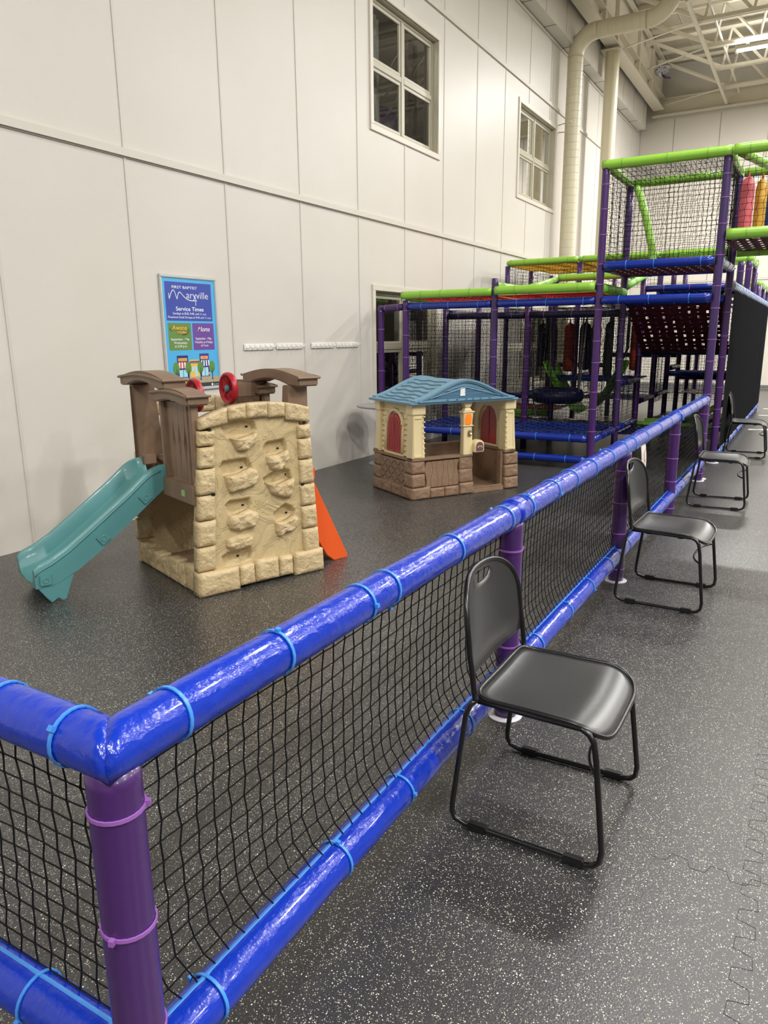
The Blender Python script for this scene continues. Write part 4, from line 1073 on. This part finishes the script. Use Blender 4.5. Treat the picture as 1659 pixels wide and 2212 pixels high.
rc(4.925,5.59,1.158,1.216,Sd,1); rc(4.925,5.59,1.112,1.158,flat('charcoal',56,62,66),1)
for i in range(6): pp([(5.0+.1*i,1.158),(5.004+.1*i,1.158),(5.045+.1*i,1.216),(5.042+.1*i,1.216)],flat('pavement_line',140,130,108),2)
def text(s,y0,z0,h,w=None,m=None,lv=3,nm='lettering',shear=0,off=0):
    c=bpy.data.curves.new('lettering','FONT'); c.body=s; c.size=1; c.shear=shear; c.offset=off; c.resolution_u=3
    o=bpy.data.objects.new('tmp',c); COL.objects.link(o); bpy.context.view_layer.update()
    me=bpy.data.meshes.new_from_object(o.evaluated_get(bpy.context.evaluated_depsgraph_get())); bpy.data.objects.remove(o)
    xs=[v.co.x for v in me.vertices]; mx,mn_=max(xs),min(xs)
    sy=h/.70; sx=(w/(mx-mn_)) if w else sy; x=.0103+lv*.0003
    for v in me.vertices: v.co=Vector((x,PY(y0)+(v.co.x-mn_)*sx,PZ(z0)+v.co.y*sy))
    me.materials.clear(); me.materials.append(m or Wh)
    b=bmesh.new(); b.from_mesh(me); bmesh.ops.recalc_face_normals(b,faces=b.faces); 
    b.normal_update()
    if b.faces and sum(f.normal.x for f in b.faces)<0: bmesh.ops.reverse_faces(b,faces=b.faces)
    b.to_mesh(me); b.free(); me.name=nm
    q=bpy.data.objects.new(nm,me); COL.objects.link(q); q.parent=po; return q
text('FIRST BAPTIST',5.038,2.020,.024,.32,off=.008)
text('Service Times',5.073,1.824,.036,.357,off=.012)
text('Sundays at 8:30, 9:45, and 11 a.m.',5.031,1.790,.020,.435,off=.006)
text('Preschool Small Groups at 9:45 and 11 a.m.',4.970,1.757,.019,.556,off=.006)
text('aryville',5.215,1.938,.062,.285,off=-.006)
def stroke(pts,w,m,lv,nm='script_stroke'):
    n=len(pts); L=[];R=[]
    for i,(a,b) in enumerate(pts):
        p0=pts[max(0,i-1)];p1=pts[min(n-1,i+1)]; d=Vector((p1[0]-p0[0],p1[1]-p0[1])).normalized(); L.append((a-d.y*w,b+d.x*w)); R.append((a+d.y*w,b-d.x*w))
    x=.0103+lv*.0003
    vs=[(x,PY(a),PZ(b)) for a,b in L+R]
    MB().add(vs,[(i,i+1,n+i+1,n+i) for i in range(n-1)]).build(nm,m,po)
def cr_(P,k=8):
    out=[]
    for i in range(len(P)-1):
        p0=P[max(0,i-1)];p1=P[i];p2=P[i+1];p3=P[min(len(P)-1,i+2)]
        for j in range(k):
            t=j/k; out.append(tuple(.5*((2*p1[c])+(-p0[c]+p2[c])*t+(2*p0[c]-5*p1[c]+4*p2[c]-p3[c])*t*t+(-p0[c]+3*p1[c]-3*p2[c]+p3[c])*t**3) for c in (0,1)))
    return out+[P[-1]]
stroke(cr_([(4.995,1.976),(4.997,1.950),(4.998,1.921)]),.0034,Wh,4)
stroke(cr_([(4.998,1.921),(5.018,1.965),(5.045,2.002),(5.066,1.995),(5.085,1.95),(5.095,1.922)]),.0034,Wh,4)
stroke(cr_([(5.095,1.922),(5.108,1.965),(5.128,1.988),(5.150,1.978),(5.185,1.950),(5.225,1.928),(5.275,1.918),(5.348,1.919)]),.0034,Wh,4)
stroke([(5.334,1.95),(5.331,1.91),(5.329,1.874)],.0034,Wh,4)
def logo_text(s,y,z,h,w):
    text(s,y-.004,z-.003,h*1.06,w+.008,Bk,4,off=.035); text(s,y,z,h,w,flat('logo_yellow',250,196,72),6,off=.012)
logo_text('Awana',5.006,1.652,.042,.188); logo_text('clubs',5.068,1.620,.026,.118)
stroke(cr_([(4.985,1.672),(4.98,1.655),(5.0,1.642)]),.0028,Bk,3); stroke(cr_([(5.212,1.665),(5.216,1.64),(5.18,1.612),(5.13,1.607)]),.003,Bk,3)
for s,y,z,w in (('September - May',4.984,1.558,.233),('Wednesdays',5.017,1.526,.170),('at 6:30 p.m.',5.026,1.495,.158)): text(s,y,z,.022,w,off=.006)
text('Moms',5.335,1.640,.042,.165,shear=.35,off=.006)
for s,y,z,w in (('September - May',5.299,1.563,.216),('Monthly on Fridays',5.290,1.530,.238),('at 9 a.m.',5.366,1.499,.105)): text(s,y,z,.022,w,off=.006)
# little street of shops
def shop(a,b,top,body,sign,aw):
    rc(a,b,1.216,top,body,2,'shop_front'); rc(a+.014,b-.014,top-.052,top-.024,sign,3,'shop_sign')
    n=8; z1=top-.062; z0=z1-.055
    for i in range(n):
        a0=a+.004+(b-a-.008)*i/n; a1=a+.004+(b-a-.008)*(i+1)/n; e=.010*((i-n/2)/(n/2)); e2=.010*((i+1-n/2)/(n/2))
        pp([(a0+e*.0,z1),(a1,z1),(a1+e2,z0),(a0+e,z0)],aw if i%2==0 else Wh,4,'awning_stripe')
    rc(a+.02,(a+b)/2-.003,1.222,z0-.014,Lb,3,'shop_window'); rc((a+b)/2+.003,b-.018,1.222,z0-.014,Lb,3,'shop_window')
shop(5.040,5.182,1.420,Nv,Or,Rd); shop(5.335,5.462,1.433,Pu if False else flat('dark_violet',78,62,140),Or,Nv)
rc(5.198,5.326,1.216,1.378,Ye,2,'shop_front'); rc(5.20,5.325,1.345,1.366,Nv,3,'shop_sign'); rc(5.225,5.255,1.27,1.315,Lb,3,'shop_window'); rc(5.265,5.300,1.222,1.318,Lb,3,'shop_door')
text('Kids Junior',5.207,1.351,.009,.11,Wh,5); text('Moms',5.377,1.390,.012,.042,Bk,5); text('Small Groups',5.060,1.377,.009,.10,Bk,5)
rc(5.435,5.465,1.236,1.252,Or,5,'bench_sign')
for cx in (5.025,5.178,5.338,5.498):
    pp([(cx+.040*math.cos(k*PI/10),1.300+(.062 if math.sin(k*PI/10)>0 else .050)*math.sin(k*PI/10)) for k in range(20)],Gr,6,'tree_crown')
    pp([(cx-.003,1.19),(cx+.006,1.19),(cx+.003,1.30),(cx-.001,1.30)],Bk,7,'tree_trunk')
    stroke([(cx,1.245),(cx-.018,1.27)],.0018,Bk,7); stroke([(cx,1.25),(cx+.018,1.285)],.0018,Bk,7); stroke([(cx-.016,1.192),(cx+.012,1.186)],.0022,Bk,7)
pp([(5.487+.011*math.cos(k*PI/8),1.136+.012*math.sin(k*PI/8)) for k in range(16)],Wh,4,'round_badge')
text('kids | preschool',5.503,1.130,.010,.075,Wh,4)
# ------------------------------------------------------------------ PLAY STRUCTURE
GX=[-4.69,-3.46,-2.2,-.98]; GY=[8.72+1.22*k for k in range(8)]
ps=thing('indoor_play_structure','tall purple, blue and lime padded play structure with nets along the wall','play structure',(-2.2,8.72,0))
def G(x,y,z): return (x+2.2,y-8.72,z)
PR=.043
tie_n=[0]; TB=MB()
def bulk_tie(p,d,r):
    d=Vector(d).normalized(); TB.tube([Vector(p)-d*.004,Vector(p)+d*.004],r+.003,10)
def member(a,b,r,name,m,tm,front,step=.30,seed=0,n=14):
    o=foam_pipe(G(*a),G(*b),r,name,m,ps,n=n,step=.06 if front else .3,wob=.008 if front else 0,seed=seed)
    A,B=Vector(a),Vector(b); L=(B-A).length; d=(B-A).normalized(); k=max(2,int(L/step)); rnd=random.Random(seed*7+1)
    for i in range(k):
        t=L*(i+.5+rnd.uniform(-.2,.2))/k; p=A+d*t
        if front and tie_n[0]<240: put_tie(G(*p),d,r+.001,tm,o); tie_n[0]+=1
        else: bulk_tie(G(*p),d,r)
    return o
H={}
for j in range(8):
    for i in range(4):
        h=2.16
        if j<=1: h=[2.03,2.25 if j==0 else 2.10,3.34,3.34][i]
        elif j==2: h=[2.10,2.36,2.40,2.50][i]
        elif j<=5: h=[2.72,2.72,2.72,2.60][i] if j<5 else [2.72,2.72,2.72,2.40][i]
        else: h=[2.2,2.2,2.2,2.40][i]
        if i in (1,) and j>5: continue
        if i==0 and j>5: continue
        H[i,j]=h
for (i,j),h in H.items():
    y=GY[j]
    if (i,j)==(3,0): y=8.735
    o=member((GX[i],y,.01),(GX[i],y,h),PR,'post',M_purp2 if (i+j)%2 else M_purp,M_tiep,j==0 or (i==3 and j<=3),.27,seed=i*8+j)
    if (i,j) in ((3,0),(3,1)): MB().lathe([(.075,0),(.075,.006),(.05,.012)],20,G(GX[i],y,0)).build('floor_flange',M_flange,o,smooth=True)
def R_(i0,j0,i1,j1,z,m,tm=M_tieb,front=False,dz=0,r=.045,nm='rail',seed=None,off=0,z1=None):
    a=Vector((GX[i0],GY[j0]+off,z)); b=Vector((GX[i1],GY[j1]+off,z if z1 is None else z1)); d=(b-a).normalized()
    return member(tuple(a+d*.045),tuple(b-d*.045),r,nm,m,tm,front,.33,seed=seed if seed is not None else int(z*100)+i0*3+j0)
# front face
R_(0,0,1,0,1.956,M_blue2,front=True); R_(1,0,2,0,1.956,M_blue2,front=True); R_(2,0,3,0,1.956,M_blue2,front=True,off=-.03)
R_(2,0,3,0,2.325,M_blue2,front=True,off=-.03)
o=member((-4.73,8.70,2.095),(-3.49,8.70,2.095),.05,'rail',M_green,M_tieg,True,.4,3)
o=member((-3.43,8.66,2.105),(-2.24,8.66,2.105),.052,'rail',M_green,M_tieg,True,.4,5)
member((-2.24,8.72,3.375),(-.94,8.72,3.375),.052,'rail',M_green,M_tieg,True,.4,9)
R_(0,0,1,0,.37,M_blue2,front=True); R_(1,0,2,0,.37,M_blue2,front=True); R_(0,0,1,0,.115,M_blue2,front=True); R_(1,0,2,0,.115,M_blue2,front=True)
# purple end loop beside the window
member((-5.07,8.72,.01),(-5.07,8.72,1.95),PR,'post',M_purp,M_tiep,True,.45,77); member((-5.03,8.72,1.94),(-4.73,8.72,1.95),PR,'rail',M_purp2,M_tiep,True,.2,78)
MB().lathe([(0.001,-PR),(PR*.7,-PR*.7),(PR,0),(PR*.7,PR*.7),(0.001,PR)],16,G(-5.07,8.72,1.945)).build('elbow',M_purp,ps,smooth='all')
# tower sides and back
for z,m,t in ((3.375,M_green,M_tieg),(2.325,M_blue2,M_tieb)):
    R_(2,0,2,1,z,m,t,r=.048); R_(2,1,3,1,z,m,t,r=.048)
R_(3,0,3,1,3.375,M_green,M_tieg,r=.048); R_(3,0,3,1,2.33,M_white,M_tieb,True)
mb=MB().tube([G(-2.12,9.92,3.34),G(-2.06,9.92,3.2),G(-1.98,9.92,2.95),G(-1.90,9.92,2.65),G(-1.86,9.92,2.38)],.045,14).build('slanted_pole',M_green,ps,smooth=True)
# extension to the right
member((-.93,8.70,3.375),(.28,8.70,3.375),.052,'rail',M_green,M_tieg,True,.4,12); member((-.93,8.72,2.575),(.28,8.72,2.575),.055,'rail',M_green,M_tieg,True,.4,13)
member((-.86,8.76,3.36),(-.56,10.1,3.37),.05,'rail',M_green,M_tieg,True,.4,14); member((-.93,9.94,2.5),(.28,9.94,2.5),.048,'rail',M_green,M_tieg,False,.4,15)
member((-.93,9.94,3.37),(.28,9.94,3.37),.048,'rail',M_green,M_tieg,False,.4,16); member((-.50,9.9,3.20),(.24,9.2,3.10),.045,'rail',M_green,M_tieg,False,.4,17)
for y in (8.72,9.94): member((.24,y,.01),(.24,y,3.34),PR,'post',M_purp,M_tiep,False,.4,18)
# upper lime frames further back
for a,b in ((0,1),(1,2),(2,3)):
    R_(a,3,b,3,2.77,M_green,M_tieg,True,r=.05); R_(a,5,b,5,2.80,M_green,M_tieg,False,r=.05)
for a in (0,1,2): R_(a,3,a,4,2.77,M_green,M_tieg); R_(a,4,a,5,2.80,M_green,M_tieg)
R_(0,4,1,4,2.84,M_green,M_tieg); R_(1,4,2,4,2.84,M_green,M_tieg)
R_(1,2,2,2,2.40,M_green,M_tieg,True,r=.05)
R_(1,0,1,1,2.17,M_green,M_tieg); R_(0,0,0,1,2.07,M_greend,M_tieg); R_(2,0,2,1,2.10,M_greend,M_tieg,r=.05); R_(0,1,1,1,2.08,M_greend,M_tieg); R_(1,1,2,1,2.10,M_green,M_tieg)
R_(1,1,1,2,2.2,M_green,M_tieg,z1=2.38); R_(2,1,2,2,2.15,M_greend,M_tieg,z1=2.38)
# right hand side rails
for j in range(1,7):
    member((-.955,GY[j]+.045,2.14),(-.955,GY[j+1]-.045,2.14),.05,'rail',M_white,M_tieb,True,.2,40+j); member((-.965,GY[j]+.045,.12),(-.965,GY[j+1]-.045,.12),.052,'rail',M_blue,M_tieb,True,.3,50+j)
R_(3,3,3,4,2.64,M_green,M_tieg,True,r=.05); R_(3,5,3,6,2.42,M_green,M_tieg,True,r=.05); R_(3,6,3,7,2.42,M_green,M_tieg,True,r=.05)
R_(2,3,3,3,2.64,M_green,M_tieg); R_(2,5,3,5,2.42,M_green,M_tieg)
# inner rails
for (a,ja,b,jb,z,m) in ((2,1,3,1,1.98,M_blue2),(2,2,3,2,1.34,M_navy),(2,4,3,4,.92,M_blue2),(1,2,2,2,.95,M_blue2),(0,3,1,3,.56,M_blue2),(0,2,1,2,.40,M_greend),(1,1,2,1,.37,M_blue2),(0,1,1,1,.37,M_blue2),
      (2,0,2,1,.36,M_blue2),(2,1,2,2,.36,M_blue2),(2,0,2,1,.12,M_blue2),(2,2,2,3,.62,M_navy),(2,3,2,4,.62,M_navy),(0,1,1,1,1.85,M_navy),(1,1,2,1,1.85,M_navy),(0,3,1,3,1.9,M_navy),(1,3,2,3,1.9,M_navy),
      (2,2,3,2,.30,M_greend),(2,2,3,2,2.2,M_blue2),(2,3,3,3,2.2,M_blue2),(0,5,1,5,1.0,M_navy),(1,5,2,5,1.2,M_navy),(2,5,3,5,.8,M_navy),(2,1,2,2,.95,M_navy),(0,1,0,2,1.9,M_navy),(0,2,0,3,1.9,M_navy),(1,3,1,4,.9,M_navy),(2,4,2,5,1.0,M_navy)):
    R_(a,ja,b,jb,z,m)
MB().tube([G(-2.1,11.4,.32),G(-1.7,11.5,.34),G(-1.3,11.6,.46),G(-1.05,11.7,.62)],.045,12).build('sloped_rail',M_green,ps,smooth='all')
# nets
def panel_net(w,h,m=M_cord,cell=.05,seed=1,r=.0028):
    nu,nv=max(2,int(round(w/cell))),max(2,int(round(h/cell)))
    return net(lambda i,j:(w*i/nu,.012*math.sin(i*.9)*math.sin(PI*j/nv),h*j/nv),nu,nv,r,.10,.12,seed).mesh('net',m)
N_f=panel_net(1.19,1.47,seed=2,cell=.047,r=.0026); N_t=panel_net(1.19,.97,seed=3,r=.0028); N_u=panel_net(1.19,.42,seed=4); N_e=panel_net(1.19,.72,seed=6,r=.0024,cell=.058)
N_ry=panel_net(1.19,1.19,M_cordy,.06,5,.0055); N_rr=panel_net(1.19,1.19,M_cordr,.055,7,.0055); N_rb=panel_net(1.19,1.19,M_cord,.05,8,.0024)
def pn(me,x,y,z,rot=(0,0,0)):
    o=inst('net',me,ps,G(x,y,z),rot=rot); o['kind']='stuff'; return o
V90=(0,0,PI/2); RX=(-PI/2,0,0)
for i in (0,1): pn(N_f,GX[i]+.03,8.74,.42)
pn(N_f,GX[2],8.76,.42,V90); pn(N_f,GX[2],9.96,.42,V90); pn(N_f,GX[0],8.76,.42,V90); pn(N_f,GX[0],9.96,.42,V90); pn(N_f,GX[0],11.18,.42,V90)
for i in (0,1,2): pn(N_f,GX[i]+.02,12.4,.55); pn(N_f,GX[i]+.02,14.83,.55)
for i in (1,2): pn(N_f,GX[i]+.02,9.96,.45) if i==1 else None
pn(N_f,GX[2]+.02,16.0,.3); pn(N_f,GX[1],9.96,.42,V90); pn(N_f,GX[1],12.4,.6,V90); pn(N_f,GX[2],12.4,.5,V90)
for z_ in (2.37,): pn(N_t,GX[2]+.02,8.75,z_); pn(N_t,GX[2]+.02,9.93,z_); pn(N_t,GX[2],8.74,z_,V90); pn(N_t,GX[3],8.74,z_,V90)
pn(N_rb,GX[2]+.02,8.74,3.35,RX)
pn(N_e,-.95,8.74,2.62); pn(N_e,-.95,9.92,2.6)
for i in (0,1): pn(N_u,GX[i]+.02,12.42,2.3); pn(N_ry,GX[i]+.02,12.4,2.72,RX); pn(N_ry,GX[i]+.02,13.62,2.76,RX)
pn(N_u,GX[0],12.42,2.3,V90); pn(N_u,GX[0],13.6,2.3,V90); pn(N_ry,GX[2]+.02,12.4,2.72,RX)
for i in (0,1): pn(N_rr,GX[i]+.02,8.74,2.05,RX); pn(N_rr,GX[i]+.02,9.96,2.07,RX)
# woven strap decks; some are added to darken the inside
def strap(L,n,ph,w=.062):
    vs=[];mb=MB()
    for k in range(n*2+1):
        x=L*k/(n*2); z=.007*math.cos(PI*(k/1.0)*.5*1.0+ph) if True else 0
        z=.008*math.cos(PI*k/2+ph)
        vs+=[(x,-w/2,z-.0025),(x,w/2,z-.0025),(x,w/2,z+.0025),(x,-w/2,z+.0025)]
    m_=n*2
    return mb.add(vs,[(a*4+k,a*4+(k+1)%4,(a+1)*4+(k+1)%4,(a+1)*4+k) for a in range(m_) for k in range(4)]+[(3,2,1,0),(m_*4,m_*4+1,m_*4+2,m_*4+3)])
SM={}
def deck(x0,y0,z,m,lab=None,nx=11,w=.068,tilt=0,L=1.16,mx=None):
    e=thing('woven_deck',None,None,G(x0+.03,y0+.03,z)); e.parent=ps
    e.rotation_euler=(tilt,0,0)
    Ly=L/math.cos(tilt) if tilt else L
    for d,LL,mm in ((0,L,m),(1,Ly,mx or m)):
        for k in range(nx):
            key=(m.name if d==0 else mm.name,d,k%2,round(LL,3),w)
            if key not in SM: SM[key]=strap(LL,nx,PI*(k%2)+(0 if d==0 else PI),w).mesh('strap',mm)
            oth=Ly if d==0 else L
            p=oth*(k+.5)/nx
            inst('strap',SM[key],e,(0,p,0) if d==0 else (p,0,0),rot=None if d==0 else (0,0,PI/2))
    return e
deck(GX[1],8.72,.40,M_strapb,w=.085); deck(GX[0],8.72,.40,M_strapb,w=.085)
deck(GX[2],8.72,2.30,M_strapm,w=.068); deck(GX[2],9.94,1.96,M_strapm,w=.075,tilt=-.5)
deck(GX[3],8.72,2.52,M_strapm,w=.075)
for i_ in (0,1): deck(GX[i_],9.94,1.86,M_strapm,w=.1035); deck(GX[i_],11.16,1.86,M_navy,w=.1035)  # straps widened to near solid to block light from above
deck(GX[0],13.6,2.0,M_navy,w=.1035)  # near solid here too, to keep the inside dark
for a_,y_,z_ in ((2,12.38,2.15),(2,14.82,2.15),(1,13.6,2.1),(0,14.82,2.1),(1,14.82,2.1),(2,16.04,2.1),(2,9.94,.30),(1,9.94,.32),(0,9.94,.32),(2,12.38,.26),(2,14.82,.5),(1,14.82,.5)): deck(GX[a_],y_,z_,M_navy,w=.1035);  # decks added overhead to block light, and low down to hide the bright floor
deck(GX[1],12.38,1.9,M_navy,w=.1035); deck(GX[2],13.6,2.1,M_navy,w=.1035)  # more near solid decks added to darken the inside
deck(GX[1],11.16,.93,M_strapb,mx=mat('pale_blue_strap',rgb(120,150,190),.6)); deck(GX[0],12.38,.56,M_strapb); deck(GX[0],11.16,.42,M_strapr)
deck(GX[2],11.16,1.33,M_strapb); deck(GX[2],13.6,.92,M_strapb,mx=M_strapr); deck(GX[2],11.3,.28,M_strapm,mx=M_strapb); deck(GX[2],11.16,2.2,M_strapb)
deck(GX[1],12.38,.55,M_strapb,mx=mat('pale_blue_strap',rgb(120,150,190),.6))
# black mesh curtains along the right side
for j in range(1,7):
    y=GY[j]
    MB().grid(lambda u,v:G(-.926+.010*math.sin(u*13+j)*(.5+v*.4),y+.0+1.22*u,(.17+1.91*v)),26,4).build('mesh_curtain',M_mesh,ps,smooth='all')
    MB().grid(lambda u,v:G(-.972+.012*math.sin(u*15+j)*(.4+v*.4),y+.0+1.22*u,(.17+1.91*v)),26,4).build('mesh_lining',M_mesh,ps,smooth='all') if False else None
TB.build('cable_ties',M_tiep,ps,kind='stuff',smooth=True)
# things hanging inside
def bag(x,y,z0,z1,r,m,label,group=None):
    t=thing('hanging_bag',label,'punching bag',(x,y,z0),0,'padded bags hanging inside the play structure')
    h=z1-z0
    MB().lathe([(r*.7,0),(r,.02),(r,h-.10),(r*.75,h-.03),(.02,h)],18).build('body',m,t,smooth=True)
    MB().tube([(0,0,h-.01),(0,0,h+.06)],.012,6).build('hanging_strap',m if m is M_pink else M_strapr,t)
bag(-3.36,11.66,1.02,1.76,.085,M_rust,'orange red hanging bag left of the tall front post, behind the net')
bag(-2.36,11.72,1.05,1.78,.085,M_rust,'orange red hanging bag right of the tall front post')
bag(-3.62,11.6,1.1,1.76,.085,M_dpur,'dark purple hanging bag just left of the orange red bag')
bag(-3.83,11.75,1.1,1.76,.085,M_dpur,'dark purple hanging bag, leftmost inside the structure')
bag(-3.10,11.6,1.05,1.76,.09,M_navy,'navy hanging bag just right of the first orange red bag')
bag(-2.86,11.3,.98,1.76,.075,M_plas,'black hanging bag close behind the tall front post')
bag(-2.68,11.35,.98,1.76,.06,M_plas,'thin black hanging bag beside the right orange red bag')
bag(-.82,9.25,2.62,3.2,.07,M_pink,'pink hanging bag high up behind the lime rail')
bag(-.70,9.46,2.60,3.2,.06,M_yel,'yellow hanging bag mostly hidden behind the pink bag')
bag(-.60,9.60,2.62,3.24,.06,mat('royal_blue_vinyl',rgb(24,62,130),.4),'blue hanging bag beside the pink bag')
rs_=thing('ring_swing','dark inflated ring swing hanging on ropes inside the net','swing',(-3.14,10.42,.74))
mb=MB(); R0,r0=.27,.105
mb.tube([(R0*math.cos(2*PI*k/36),R0*math.sin(2*PI*k/36),0) for k in range(36)],r0,14,closed=True); mb.build('ring',M_navy,rs_,smooth='all')
for i,(x,y) in enumerate(((-.33,-.1),(.33,-.1),(-.2,.3),(.2,.3))):
    MB().tube([(x,y,.02),(x*1.2,y,1.10)],.011,6).build('rope',M_rope,rs_,smooth='all')
    if i<2: MB().tube([(x,y,-.02),(x*.82,y,-.322)],.012,6).build('tether',M_rope,rs_,smooth='all'); MB().lathe([(.06,-.326),(.06,-.318),(.02,-.31)],12,(x*.82,y,0)).build('tether_plate',M_flange,rs_)
hm=thing('fabric_hammock','lime green U-shaped fabric hammock behind the ring swing','hammock',(-2.95,11.10,.45))
def hmf(u,v):
    t=u*2-1; x=.56*t*(1+.0*v); z=.74*abs(t)**1.6; return (x,-.24+.75*v-.05*abs(t),z+.03*math.sin(v*PI))
MB().grid(hmf,28,8).build('sheet',M_greend,hm,smooth='all')
MB().tube([(-.56,-.2,.74),(-.6,.0,.93),(-.60,.0,1.40)],.02,6).build('strap',M_plas,hm); MB().tube([(.56,-.2,.74),(.60,.0,.93),(.60,0,1.40)],.02,6).build('strap',M_plas,hm)
